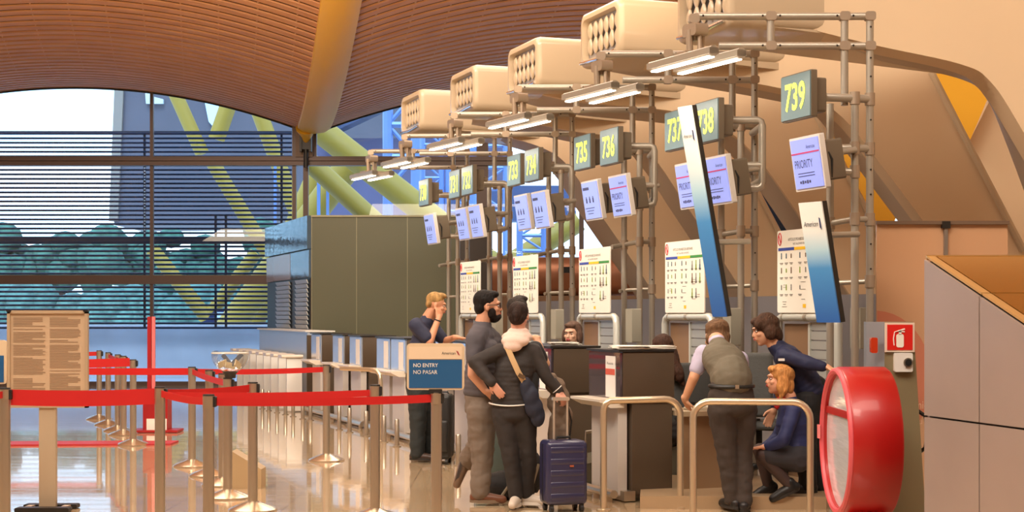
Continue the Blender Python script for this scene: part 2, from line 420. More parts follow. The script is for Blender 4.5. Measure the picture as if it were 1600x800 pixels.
strut((500, 260), (462, 350), 44, .3, 'yellow strut at the left edge behind the dark mullion', ext=True)
strut((905, 345), (770, 430), 40, .28, 'yellow green strut seen between the trusses of counters 733 and 735')
# blue lattice towers outside
bluest = mat('blue_steel', (120, 150, 205), .5, .2)
def tower(xa, xb, y0, y1, d, label, step=46, r=.05):
    root = empty('lattice_tower', W((xa+xb)/2, y1, d)); tag(root, label, 'tower', 'blue steel lattice outside the glass')
    L = root.location
    o = MB()
    for x in (xa, xb): q = W(x, y0, d)-L; o.cyl((q.x, q.y, -L.z), q, r*1.6, 8)
    o.build('chord', bluest, root)
    o = MB(); yy = y1; s_ = 0
    while yy > y0:
        o.cyl(W(xa, yy, d)-L, W(xb, yy, d)-L, r, 6)
        o.cyl(W(xa if s_ else xb, yy, d)-L, W(xb if s_ else xa, yy-step, d)-L, r*.7, 6); yy -= step; s_ = 1-s_
    o.build('bracing', bluest, root)
tower(606, 650, 120, 345, 42, 'blue lattice tower left of the farthest duct pod', 50, .09)
tower(660, 690, 215, 330, 44, 'blue lattice bay behind the sign 730', 26)
tower(700, 735, 215, 330, 44, 'blue lattice bay behind the sign 732', 30)
tower(740, 790, 215, 330, 43, 'blue lattice bay right of the sign 732', 34)
tower(812, 850, 330, 440, 38, 'grey blue lattice ladder behind the screen 734', 24)
o = MB(); 
for (xx, w_) in ((498, 5), (512, 4), (430, 4)):
    a = W(xx, 350, 41); c_ = W(xx, 250, 41); o.box((a.x, 41, (a.z+c_.z)/2), (w_*.017, .08, c_.z-a.z))
tag(o.build('drain_pipe', bluest, smooth=False), 'thin pale blue uprights behind the yellow struts', 'pipe')
polyb = poly('far_roof', [(500, 120), (500, 216), (640, 150), (1000, 120), (1000, 60), (500, 60)], 55, 1, mat('slatted_blue', (58, 68, 96), .7, var=.3, vscale=1, stretch=(.1, 1, 9)), 'dark slatted roof outside right of the window column', 'roof')
poly('far_wall', [(480, 216), (480, 350), (800, 345), (800, 216)], 56, 1, mat('purple_wall', (84, 84, 112), .7, var=.15, vscale=.5), 'dusky wall beyond the yellow struts', 'wall')
poly('far_deck', [(640, 290), (640, 563), (690, 563), (690, 345), (900, 345), (900, 290)], 50, 1, mat('deck_blue', (60, 76, 110), .6), 'dark blue deck edge below the lattice towers', 'deck')
# trees & hedge
treem = mat('leaf', (62, 104, 84), .8, var=.5, vscale=2.5, bump=.8, bscale=5)
trunkm = mat('bark', (70, 60, 50), .8)
random.seed(3)
for i, (tx, ty, tr, lab) in enumerate(((20, 400, 1.9, 'leftmost'), (95, 420, 1.5, 'low round'), (165, 405, 1.8, 'broad'), (262, 415, 1.6, 'round'), (325, 430, 1.5, 'small'), (410, 410, 1.8, 'rightmost'))):
    place = ('at the left frame edge', 'left of centre behind the notice board', 'left of the thin mullion', 'right of the thin mullion', 'behind the crossing struts', 'near the kiosk')[i]
    b_ = W(tx, 540, 66); root = empty('tree', (b_.x, 66, 0)); tag(root, lab+' dark tree seen through louvres '+place, 'tree', 'trees beyond the parapet')
    cz = W(tx, ty, 66).z
    o = MB()
    for q in range(26):
        v = Vector((random.gauss(0, 1), random.gauss(0, .6), random.gauss(0, .75))); v = v.normalized()*random.uniform(.3, 1)*tr
        rr = random.uniform(.35, .6)*tr*.8; o.ell((v.x*1.4, v.y, cz+v.z*.8), (rr, rr, rr*.8), seg=9, ring=6)
    o.build('crown', treem, root); MB().cyl((0, 0, 0), (0, 0, cz), .2).build('trunk', trunkm, root)
hg = MB()
random.seed(5)
for q in range(90):
    x = -200+q*9; p_ = W(x, 470, 55); rr = random.uniform(.5, .9); hg.ell((p_.x, 55+random.uniform(-.4, .4), rr*1.1+random.uniform(0, .8)), (rr, rr, rr*1.3), seg=9, ring=6)
tag(hg.build('hedge', mat('hedge', (78, 118, 104), .8, var=.5, vscale=3, bump=.7, bscale=6)), 'dark blue green hedge along the road behind the louvres', 'hedge', kind='stuff')
# parked car
cr = empty('car', W(360, 512, 44)); tag(cr, 'dark blue car parked outside at right, behind the louvres', 'car'); cr.location.z = .9
carm = mat('car_blue', (24, 38, 74), .3)
MB().prism([(-.9, 0, 0), (-.95, 0, .35), (-.7, 0, .45), (-.45, 0, .75), (.35, 0, .75), (.65, 0, .45), (.95, 0, .38), (.95, 0, 0)], (0, .7, 0)).build('body', carm, cr)
for xx in (-.6, .6): MB().cyl((xx, -.02, .02), (xx, .12, .02), .16).build('wheel', black, cr)
MB().box((-.05, -.01, .58), (.7, .02, .2)).build('side_window', mat('pale_glass', (190, 215, 235), .1), cr)
tag(MB().box((-5, 44.3, .42), (16, 2.5, .95)).build('road_bank', mat('road', (120, 135, 150), .8), smooth=False), 'raised road behind the parapet', 'road')
# ================= SHELL CANOPIES AND LEGS =================
def shell(pts_face, pts_band, d, name_label, lab2=None, th=.35, edge=None):
    root = empty('curved_shell', W(*pts_face[0], d)); tag(root, name_label, 'roof shell', 'moulded shells over the counters')
    L = root.location
    MB().prism([W(x, y, d)-L for x, y in pts_face], (0, th, 0)).build('shell_face', cream, root, smooth=False)
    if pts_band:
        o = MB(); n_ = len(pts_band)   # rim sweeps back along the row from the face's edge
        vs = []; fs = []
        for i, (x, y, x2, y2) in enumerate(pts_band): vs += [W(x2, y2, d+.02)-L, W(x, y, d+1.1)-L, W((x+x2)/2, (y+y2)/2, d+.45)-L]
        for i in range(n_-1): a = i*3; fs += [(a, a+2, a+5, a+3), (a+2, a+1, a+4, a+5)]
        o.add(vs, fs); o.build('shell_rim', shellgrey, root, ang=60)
    if edge:
        o = MB(); o.tube([W(x, y, d-.02)-L for x, y in edge], .035, 8); o.build('edge_bead', podm, root)
    return root
def spl(pts, n_=6):    # Catmull-Rom
    out_ = []
    P_ = [pts[0]]+list(pts)+[pts[-1]]
    for i in range(1, len(P_)-2):
        for k in range(n_):
            t_ = k/n_; a, b_, c_, d_ = P_[i-1], P_[i], P_[i+1], P_[i+2]
            out_.append(tuple(.5*((2*b_[j])+(-a[j]+c_[j])*t_+(2*a[j]-5*b_[j]+4*c_[j]-d_[j])*t_*t_+(-a[j]+3*b_[j]-3*c_[j]+d_[j])*t_**3) for j in range(len(b_))))
    out_.append(tuple(pts[-1])); return out_
# nearest canopy: face's lower edge curve
c0 = spl([(1120, 2), (1234, 37), (1369, 71), (1500, 100), (1548, 128), (1600, 208), (1720, 420)])
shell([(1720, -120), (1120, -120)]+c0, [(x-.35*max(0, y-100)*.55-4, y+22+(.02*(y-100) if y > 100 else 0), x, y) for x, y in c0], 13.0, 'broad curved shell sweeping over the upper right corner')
def rim_band(c, wx, wy):   # offset down-left
    n_ = len(c); out_ = []
    for i, (x, y) in enumerate(c):
        s_ = min(1, max(0, (c[min(i+1, n_-1)][1]-c[max(i-1, 0)][1])/max(1, abs(c[min(i+1, n_-1)][0]-c[max(i-1, 0)][0])+1e-3)))
        out_.append((x-wx*s_, y+wy*(1-.4*s_), x, y))
    return out_
c1 = spl([(960, 92), (1050, 108), (1190, 132), (1262, 150), (1318, 185), (1380, 262), (1462, 372), (1480, 400)])
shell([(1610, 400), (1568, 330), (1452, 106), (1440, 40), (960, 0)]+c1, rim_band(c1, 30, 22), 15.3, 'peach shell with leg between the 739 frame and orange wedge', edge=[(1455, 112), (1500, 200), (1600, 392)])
c2 = spl([(820, 140), (900, 158), (1040, 172), (1112, 190), (1170, 232), (1232, 312), (1340, 480), (1370, 530)])
shell([(1480, 560), (1440, 500), (1271, 170), (1262, 120), (820, 100)]+c2, rim_band(c2, 26, 22), 17.4, 'peach shell with leg between the frames of 738 and 739', edge=[(1271, 172), (1351, 324), (1445, 505)])
c3 = spl([(740, 178), (845, 195), (895, 205), (960, 215), (1015, 240), (1072, 320), (1160, 455), (1200, 520)])
shell([(1330, 560), (1300, 525), (1137, 205), (1120, 160), (740, 150)]+c3, rim_band(c3, 22, 18), 19.4, 'peach shell with leg between the frames of 736 and 738', edge=[(1137, 207), (1189, 310), (1300, 522)])
c4 = spl([(700, 205), (780, 212), (850, 232), (890, 262), (935, 330), (1000, 425), (1060, 520)])
shell([(1200, 560), (1178, 525), (1000, 232), (960, 195), (700, 185)]+c4, rim_band(c4, 26, 14), 21.4, 'peach shell with leg between the frames of 734 and 736', edge=[(1000, 234), (1083, 371), (1176, 522)])
# pieces seen in the gaps
def gap(name, pts, d, m, label, cat, th=.3): return poly(name, pts, d, th, m, label, cat)
gap('steel_rib', [(1445, 80), (1446, 108), (1512, 228), (1545, 150), (1560, 80)], 17.6, orange, 'orange steel rib in the triangular gap under the upper right shell', 'steel rib')
gap('wall_panel', [(1560, 130), (1500, 250), (1620, 470), (1760, 470), (1760, 200)], 18.0, cream, 'peach panel behind the orange wedge at the right edge', 'panel')
gap('steel_rib', [(1268, 150), (1300, 150), (1345, 215), (1402, 335), (1396, 350), (1372, 350), (1345, 300)], 19.2, orange, 'narrow orange steel rib beside the 739 screen housing', 'steel rib')
gap('dark_glazing', [(1150, 195), (1195, 250), (1290, 440), (1270, 470), (1180, 330)], 21.6, mat('night_glass', (28, 44, 66), .15), 'dark glass sliver between two peach legs', 'glazing')
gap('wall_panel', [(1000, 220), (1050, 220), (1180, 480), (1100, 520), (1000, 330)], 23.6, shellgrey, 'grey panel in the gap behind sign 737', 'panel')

# pods (air nozzles)
podd = [12.7, 14.7, 16.8, 18.7, 20.8]
pod_names = ['duct pod cut by the top edge, rightmost of all', 'second duct pod from the right', 'middle duct pod above sign 734 and 735', 'duct pod second from the left', 'leftmost and farthest duct pod']
def make_pod():
    root = empty('duct_pod', (0, 0, 0), RZ)     # local: +x toward camera, -y toward the queue, z up
    L = 1.02; Hh = .56; LEN = 3.0; b_ = .09; slope = 0.0
    # profile in x-z: far end at x=-L, near end x=0; top falls a little
    o = MB()
    def ring(y, ins=0.0, rr=b_):
        pts = []
        xs0, xs1, z0, z1 = -L+ins, -ins, ins, Hh-ins
        for (cx, cz, a0) in ((xs1-rr, z1-rr, 0), (xs0+rr, z1-rr, 90), (xs0+rr, z0+rr, 180), (xs1-rr, z0+rr, 270)):
            for k_ in range(6):
                a = math.radians(a0+k_*18); pts.append((cx+rr*math.cos(a), y, cz+rr*math.sin(a)))
        return pts
    rings = [ring(LEN), ring(.06), ring(.015, .012), ring(0, .04), ring(.0, .075, .07), ring(.07, .085, .06)]
    vs = [p for r_ in rings for p in r_]; m_ = 24; fs = []
    for i in range(len(rings)-1): fs += [(i*m_+k_, i*m_+(k_+1) % m_, (i+1)*m_+(k_+1) % m_, (i+1)*m_+k_) for k_ in range(m_)]
    fs.append(tuple(range(m_-1, -1, -1)))
    o.add(vs, fs); o.build('pod_shell', podm, root, ang=50)
    MB().box((-L/2, .085, Hh/2), (L-.16, .02, Hh-.16), bev=.05).build('face_plate', mat('pod_plate', (164, 160, 158), .3, .3), root)
    for k_ in range(6):
        x = -L+.17+k_*.136; o = MB()
        prof = [(.052, .30), (.058, .26), (.05, .2), (.026, .145), (.05, .09), (.058, .03), (.05, -.0)]
        o.lathe([(.012, -.12), (.04, -.10), (.053, -.065), (.045, -.03), (.022, 0), (.045, .03), (.053, .065), (.04, .10), (.012, .12)], (0, 0, 0), 14)
        q = o.build('nozzle', podm, root); q.location = (x, .055, Hh/2+.01); q.scale = (1.0, .5, 1.35)
        MB().box((x+.062, .07, Hh/2+.01), (.06, .014, .25), bev=.028).build('slot', black, root)
    MB().tube([(-L+.06, -.012, .055), (-L/2, -.02, .03), (-.08, -.012, .055)], .016, 8).build('trim_strip', mat('chrome', (230, 230, 230), .15, 1), root)
    o = MB()
    for (a, b2) in (((-L*.9, .9), (-L*.55, 1.25)), ((-L*.5, 1.3), (-L*.1, 1.65))): o.prism([(a[0], a[1], -.006), (a[0]+.05, a[1]-.04, -.006), (b2[0]+.05, b2[1]-.04, -.006), (b2[0], b2[1], -.006)], (0, 0, .005))
    o.build('underside_slot', black, root)
    # raked soffit under the pod toward the shell
    MB().prism([(-.02, .4, .02), (-.02, 3.0, .02), (-.02, 3.0, -.12)], (-L+.04, 0, 0)).build('soffit', podm, root)
    return root
pod0 = make_pod()
podx = [(1140, 40), (968, 85), (840, 135), (741, 171), (657, 202)]
for k, (px, yb) in enumerate(podx):
    o = pod0 if k == 0 else copy_tree(pod0)
    o.location = W(px, yb, podd[k]); tag(o, 'cream '+pod_names[k]+'', 'air duct', 'row of air duct pods under the roof')

# ================= TRUSSES =================
TX = [(1365, 12.4), (1184, 14.2), (1023, 16.3), (898, 18.5), (800, 20.75), (733, 22.7)]
TP = [Vector(((px-800)/F*d, d, 0)) for px, d in TX]
ZT = 3.97
def make_truss(near):
    root = empty('tube_truss', (0, 0, 0))
    def T(name, pts, r=.031):
        o = MB(); o.tube(pts, r, 12); return o.build(name, tubem, root)
    z1, z2 = ZT-.03, ZT-.27
    T('top_tube', [(-1.47, 0, z1-.05), (-1.465, 0, z1-.012), (-1.44, 0, z1), (0, 0, z1)])
    T('lower_tube', [(-1.25, 0, z2), (0, 0, z2)])
    T('post', [(-.03, 0, 0), (-.03, 0, z1+.03)]); T('post', [(-.235, 0, 3.22), (-.235, 0, z1)])
    T('post', [(-.31, .2, 0), (-.31, .2, 3.26)]); T('post', [(-.165, -.06, 0), (-.165, -.06, 3.3)])
    T('strut', [(-.83, 0, z2), (-.83, 0, z1)]); T('strut', [(-1.45, 0, z1), (-1.44, 0, z2+.04)])
    far = [(-.165, -.06, 3.27), (-.47, -.06, 3.28)]
    T('sign_arm', [(-.03, 0, 3.27)]+far, .034); T('screen_arm', [(-.03, 0, 2.87), (-.165, -.06, 2.87), (-.36, -.04, 2.87)]); T('screen_arm', [(-.165, -.06, 2.68), (-.36, -.04, 2.68)])
    T('rung', [(-.03, 0, 2.30), (-.165, -.06, 2.30), (-.31, .2, 2.28), (-.45, .1, 2.25)], .024); T('rung', [(-.03, 0, 1.80), (-.31, .2, 1.79), (-.36, .15, 1.78)], .02)
    if near:
        T('near_frame', [(-.40, -.62, 3.25), (-.10, -.62, 3.25), (-.07, -.62, 3.235), (-.06, -.62, 3.2), (-.06, -.62, 2.70), (-.07, -.62, 2.665), (-.10, -.62, 2.65), (-.30, -.62, 2.65)], .034)
        T('screen_arm', [(-.06, -.62, 2.85), (-.30, -.62, 2.85)]); T('sign_arm', [(-.06, -.62, 3.2), (-.06, -.06, 3.2)]); T('screen_arm', [(-.06, -.6, 2.72), (-.06, -.06, 2.72)])
    for (x, z, hx) in ((-.83, z1, 1), (-.83, z2, 1), (-.235, z1, 1), (-.235, z2, 1), (-.03, z2, 1), (-.03, z1, 1), (-1.45, z1-.02, 1)):
        MB().box((x, 0, z), (.085, .072, .072), bev=.02).build('clamp', mat('clamp_metal', (170, 152, 132), .4, .5), root)
    for (x, y_, z) in ((-.03, 0, 3.27), (-.165, -.06, 3.27), (-.03, 0, 2.87), (-.165, -.06, 2.87), (-.165, -.06, 2.68), (-.03, 0, 2.30), (-.165, -.06, 2.30), (-.31, .2, 2.28), (-.03, 0, 1.80)):
        MB().cyl((x, y_, z-.05), (x, y_, z+.05), .041, 12).build('clamp', mat('clamp_metal', (0, 0, 0)), root)
    o = MB()
    for (x, z) in ((-1.38, z1), (-.9, z1), (-.76, z1), (-.3, z1), (-.17, z1), (-.9, z2), (-.76, z2), (-.3, z2), (-.17, z2)):
        o.cyl((x, -.028, z), (x, -.036, z), .009, 6)
    for z in (3.85, 3.6, 3.45, 3.1, 2.7, 2.5, 2.1, 1.9): o.cyl((-.03, -.028, z), (-.03, -.036, z), .008, 6)
    o.build('screws', darkm, root)
    return root
t_far = make_truss(False); t_near = make_truss(True)
tn = ['under sign 739', 'carrying signs 737 and 738', 'carrying signs 735 and 736', 'carrying signs 733 and 734', 'carrying signs 731 and 732', 'carrying sign 730, the farthest']
for k in range(6):
    o = t_far if k == 0 else (t_near if k == 1 else copy_tree(t_near))
    o.location = TP[k]; tag(o, 'tall tubular metal truss '+tn[k], 'truss', 'tubular trusses behind the counters')
# arm lamps
lampm = mat('lamp_tube', (255, 244, 226), .4, emit=9)
def make_lamp():
    root = empty('strip_lamp', (0, 0, 0)); u = Vector((.45, -.89, 0)).normalized(); s_ = Vector((.89, .45, 0)).normalized()
    R = math.atan2(u.y, u.x)
    for k_ in (-1, 1):
        o = MB(); c_ = s_*.13*k_
        o.box(c_, (.92, .09, .05), rot=(0, 0, R)); o.cyl(c_-u*.46, c_+u*.46, .044, 12); o.build('housing', tubem, root)
        o = MB(); o.box(c_+Vector((0, 0, -.043)), (.84, .055, .012), rot=(0, 0, R)); o.build('diffuser', lampm, root)
    o = MB(); o.box((0, 0, .03), (.18, .3, .05), rot=(0, 0, R)); o.build('cross_plate', mat('clamp_metal', (0, 0, 0)), root)
    o = MB()
    o.box((0, 0, .24), (.2, .12, .1), rot=(0, 0, R), bev=.03)
    for k_ in (-1, 1): o.cyl(Vector((0, 0, .24))+s_*.06*k_, Vector((0, 0, .03))+s_*.05*k_, .028, 10); o.cyl(Vector((0, 0, .2))+u*.06*k_, Vector((0, 0, .07))+u*.07*k_, .018, 8)
    o.cyl((0, 0, .27), (0, 0, .36), .03, 10)
    o.build('swivel_clamp', mat('clamp_metal', (0, 0, 0)), root)
    return root
lp = make_lamp()
for k in range(6):
    o = lp if k == 0 else copy_tree(lp)
    o.location = TP[k]+Vector((-1.42, 0, 3.585)); o.location.x = TP[k].x-1.44
    tag(o, 'twin white strip lamp at the arm end of the truss '+tn[k], 'lamp', 'strip lamps on the truss arms')
    l = bpy.data.lights.new('strip_lamp_light', 'AREA'); l.shape = 'RECTANGLE'; l.size = .3; l.size_y = .9; l.energy = 16; l.color = (1, .86, .68)
    lo = bpy.data.objects.new('strip_lamp_light', l); sc.collection.objects.link(lo); lo.location = (0, 0, -.09); lo.parent = o
    lo.rotation_euler = (0, 0, math.atan2(-.89, .45)+math.pi/2)

# ================= SIGNS AND SCREENS =================
signf = mat('sign_face', (96, 120, 126), .35, emit=.1)
digit = mat('digit_lime', (236, 246, 84), .5, emit=1.15)
signs = [('739', 1245, 151, 12.2), ('738', 1105, 190, 13.5), ('737', 1057, 203, 14.3), ('736', 953, 229, 15.6), ('735', 911, 238, 16.5), ('734', 832, 258, 17.5), ('733', 804, 266, 18.3), ('732', 731, 282, 19.7), ('731', 711, 288, 20.3), ('730', 663, 301, 21.4)]
housing = mat('sign_housing', (112, 100, 84), .5, .3)
for s_, px, py, d in signs:
    root = empty('counter_sign', W(px, py, d), RZ)
    tag(root, 'lit grey counter sign reading '+s_+' in lime digits', 'sign', 'counter number signs')
    MB().box((0, .02, 0), (.47, .05, .37), bev=.012).build('sign_box', housing, root)
    MB().box((0, -.008, 0), (.45, .012, .35)).build('sign_panel', signf, root, smooth=False)
    text(s_, 'digits', digit, root, (0, -.018, .0), .31, .225, bold=.02)
    MB().box((.02, .10, 0), (.32, .12, .27), bev=.02).build('rear_box', housing, root)
    o = MB(); o.cyl((.0, .14, .02), (.0, .26, .02), .03); o.build('mount', tubem, root)
screenm = mat('screen_blue', (128, 140, 206), .2, emit=.85)
scr_ink = mat('screen_ink', (62, 66, 110), .5); scr_red = mat('screen_red', (170, 50, 96), .5, emit=.3)
screens = [('739', 1262, 255, 12.2, 1), ('738', 1121, 282, 13.5, 1), ('737', 1076, 290, 14.3, 1), ('736', 969, 306, 15.6, 1), ('735', 925, 313, 16.5, 0), ('734', 845, 328, 17.5, 0), ('733', 817, 332, 18.3, 0), ('732', 744, 346, 19.7, 0), ('731', 723, 350, 20.3, 0), ('730', 673, 358, 21.4, 0)]
for s_, px, py, d, pr in screens:
    root = empty('information_screen', W(px, py, d), RZ); root.rotation_euler = Euler((math.radians(-9), 0, RZ), 'XYZ')
    root.rotation_euler = (Matrix.Rotation(RZ, 4, 'Z')@Matrix.Rotation(math.radians(9), 4, 'X')).to_euler()
    tag(root, 'tilted blue information screen under the sign '+s_, 'screen', 'screens under the counter signs')
    MB().box((0, .02, 0), (.46, .045, .43), bev=.012).build('bezel', mat('bezel', (206, 200, 192), .4), root)
    MB().box((0, -.006, 0), (.42, .01, .39)).build('display', screenm, root, smooth=False)
    if pr:
        MB().box((0, -.0125, .085), (.42, .002, .012)).build('red_line', scr_red, root, smooth=False)
        text('PRIORITY', 'display_text', scr_ink, root, (-.04, -.013, -.0), .27, .065)
        text('American', 'display_text', scr_ink, root, (.09, -.013, .13), .13, .03)
        o = MB()
        for j in range(2): o.box((-.02, -.0125, -.075-.022*j), (.25, .002, .006))
        for j in range(5): o.box((-.12+.035*j, -.0125, -.145), (.024, .002, .02+.008*(j % 2)))
        o.build('small_print', scr_ink, root, smooth=False)
    else:
        o = MB(); o.box((-.1, -.0125, .13), (.16, .002, .03))
        for j in range(3): o.box((-.12+.09*j, -.0125, -.0), (.03, .002, .05)); o.box((-.12+.09*j, -.0125, .035), (.016, .002, .016))
        for j in range(3): o.box((-.05, -.0125, -.08-.03*j), (.24-.05*j, .002, .007))
        o.build('display_icons', scr_ink, root, smooth=False)
    MB().box((.02, .13, .0), (.36, .16, .32), bev=.02).build('housing', housing, root)
    MB().cyl((.05, .2, .05), (.05, .42, .05), .025).build('mount_arm', tubem, root)
    o = MB(); o.tube([(.18, .06, .12), (.2, .1, .0), (.19, .08, -.14)], .012, 6); o.build('cable', black, root)

# ================= POSTERS ON TUBE STANDS, SHUTTERS =================
blue_b = mat('band_blue', (52, 74, 160), .6); yel_b = mat('band_yellow', (236, 190, 40), .6); grn_b = mat('band_green', (60, 140, 70), .6)
redp = mat('print_red', (200, 40, 50), .6)
ic = [mat('icon_green', (130, 160, 50), .6), mat('icon_brown', (110, 84, 60), .6), mat('icon_grey', (120, 120, 116), .6), mat('icon_teal', (60, 90, 110), .6)]
pst = [(1256, 13.3, '739'), (1070, 14.5, 'signs 737 and 738'), (929, 16.1, 'signs 735 and 736'), (821, 18.2, 'signs 733 and 734'), (735, 20.3, 'signs 731 and 732')]
def make_poster():
    root = empty('notice_poster', (0, 0, 0), RZ); w_, h = .84, .68
    MB().box((0, 0, h/2), (w_, .012, h), bev=.02).build('sheet', paper, root)
    for m_, a, b_ in ((blue_b, -.40, -.14), (yel_b, -.14, .13), (grn_b, .13, .40)):
        MB().box(((a+b_)/2, -.0075, h-.155), (b_-a, .002, .024)).build('title_band', m_, root, smooth=False)
    text('ARTÍCULOS PROHIBIDOS EN AERONAVES', 'poster_title', ink, root, (-.03, -.008, h-.075), .42, .03)
    text('NOT ALLOWED ON BOARD', 'poster_title', ink, root, (-.03, -.008, h-.115), .26, .016)
    o = MB(); o.tube([(-.375+.026*math.cos(a/10*math.pi), -.008, h-.07+.05*math.sin(a/10*math.pi)) for a in range(20)], .005, 4, closed=True); o.cyl((-.393, -.008, h-.035), (-.357, -.008, h-.105), .005, 4); o.build('ban_mark', redp, root)
    random.seed(11)
    rows = [h-.22, h-.34, h-.48]
    mbs = [MB() for _ in ic]; tx = MB()
    for ri, z in enumerate(rows):
        for x in (-.35, -.27, -.19, -.05, .04, .17, .25, .33):
            if ri == 2 and x in (.04, .33): continue
            m_ = mbs[random.randrange(4)]; hh = random.uniform(.03, .06)
            m_.box((x, -.0075, z), (.014, .002, hh*.6)); m_.ell((x, -.0075, z+hh*.45), (.01, .001, .012), seg=8, ring=4)
            if x > .1: m_.box((x, -.0075, z-.035), (.022, .002, .05))
            tx.box((x, -.0075, z-.05), (.05, .002, .005)); tx.box((x, -.0075, z-.06), (.035, .002, .004))
    for j in range(14): tx.box((random.choice([-.3, .2, .3, .0]), -.0075, .05+.02*j), (random.uniform(.03, .09), .002, .003))
    for m_, mm_ in zip(mbs, ic): m_.build('icons', mm_, root, smooth=False)
    tx.build('fine_print', ink, root, smooth=False)
    MB().box((.02, -.0075, .055), (.045, .002, .03)).build('yellow_logo', yel_b, root, smooth=False)
    return root
p0 = make_poster()
def make_stand():
    root = empty('tube_stand', (0, 0, 0), RZ); w_ = .5; m_ = mat('stand_grey', (202, 204, 196), .4, .3)
    o = MB(); o.tube([(-w_, 0, 0), (-w_, 0, 1.44), (-w_+.02, 0, 1.49), (-w_+.06, 0, 1.51), (w_-.06, 0, 1.51), (w_-.02, 0, 1.49), (w_, 0, 1.44), (w_, 0, 0)], .036, 12); o.build('tube_frame', m_, root)
    o = MB(); o.cyl((-.02, 0, 1.51), (.03, 0, 1.51), .04); o.cyl((-.4, 0, 1.51), (-.38, 0, 1.51), .04); o.build('collar', tubem, root)
    o = MB(); o.box((.0, .03, .75), (.03, .03, 1.42)); o.box((w_-.09, .03, .75), (.03, .03, 1.42)); o.build('shutter_rail', m_, root, smooth=False)
    o = MB()
    for j in range(17): o.box((.21, .04, .12+.082*j), (.4, .03, .07), bev=.02)
    o.build('shutter', mat('shutter_slat', (178, 180, 176), .4, .4), root)
    MB().box((-.25, .05, .74), (.42, .02, 1.42)).build('side_panel', brownp, root, smooth=False)
    o = MB(); o.box((w_+.15, .12, 1.42), (.16, .1, .34), bev=.01); o.build('control_box', mat('control_grey', (150, 146, 132), .5), root)
    return root
s0 = make_stand()
for k, (px, d, lab) in enumerate(pst):
    o = p0 if k == 0 else copy_tree(p0); b_ = W(px, 487, d); o.location = (b_.x, b_.y-.0, 1.548); o.scale = (1.07,)*3 if k == 0 else (1, 1, 1)
    tag(o, 'white poster of banned luggage items standing below '+('sign ' if k == 0 else '')+lab, 'poster', 'posters on the tube stands')
    o = s0 if k == 0 else copy_tree(s0); o.location = (b_.x+.03, b_.y+.0, 0)
    tag(o, 'bent grey tube stand with roller shutter below '+('sign ' if k == 0 else '')+lab, 'stand', 'tube stands with shutters')

# diagonal totems
def totem(px1, py1, px2, py2, d1, w_, label, ltxt):
    a = W(px1, py1, d1); b_ = W(px2, py2, d1)   # centre line top, bottom
    root = empty('slanted_totem', b_); tag(root, label, 'totem')
    v = a-b_; xd = Vector((.335, -.942, 0)); xd = Vector((.14, -.20, 0)).normalized()
    hw = w_/2; nrm = xd.cross(v.normalized()).normalized()
    if nrm.y > 0: nrm = -nrm
    q = [-xd*hw, xd*hw, xd*hw+v, -xd*hw+v]
    m_ = bpy.data.materials.new('totem_print'); m_.use_nodes = True; n_ = m_.node_tree; B = n_.nodes['Principled BSDF']
    tc_ = n_.nodes.new('ShaderNodeTexCoord'); sp = n_.nodes.new('ShaderNodeSeparateXYZ'); dv = n_.nodes.new('ShaderNodeMath'); dv.operation = 'DIVIDE'; dv.inputs[1].default_value = v.z
    rp = n_.nodes.new('ShaderNodeValToRGB'); e = rp.color_ramp.elements
    e[0].position = 0.0; e[0].color = rgb(44, 96, 172); e[1].position = .78; e[1].color = rgb(226, 230, 226)
    x_ = e.new(.45); x_.color = rgb(70, 140, 200); x_ = e.new(.6); x_.color = rgb(168, 204, 220)
    n_.links.new(tc_.outputs['Object'], sp.inputs[0]); n_.links.new(sp.outputs['Z'], dv.inputs[0]); n_.links.new(dv.outputs[0], rp.inputs[0]); n_.links.new(rp.outputs[0], B.inputs['Base Color']); B.inputs['Roughness'].default_value = .4
    MB().prism(q, -nrm*.012).build('front_panel', m_, root, smooth=False)
    MB().prism([p_-nrm*.013 for p_ in q], -nrm*.05).build('backing', darkm, root, smooth=False)
    vn = v.normalized()
    c_ = v*ltxt[0]+nrm*.004
    text('American', 'logo_text', inkd, root, c_-xd*hw*.15, w_*.62, w_*.17, xd=xd, up=(0, 0, 1))
    o = MB(); g_ = c_+xd*hw*.62; o.prism([g_+Vector((0, 0, .05))-xd*.012, g_+Vector((0, 0, .04))+xd*.004, g_+Vector((0, 0, -.05))+xd*.022, g_+Vector((0, 0, -.03))+xd*.004], nrm*.002); o.build('logo_mark', mat('logo_navy', (40, 50, 90), .5), root, smooth=False)
    MB().cyl(v*ltxt[1]-nrm*.06, v*ltxt[1]-nrm*.06+Vector((.35, .25, .02)), .024).build('mount_tube', tubem, root)
totem(1069, 166, 1124, 495, 13.0, .17, 'long white to blue slanted totem crossing sign 737', (.86, .35))
totem(1265, 316, 1294, 504, 11.9, .24, 'shorter white to blue slanted totem beside the 739 poster', (.82, .72))

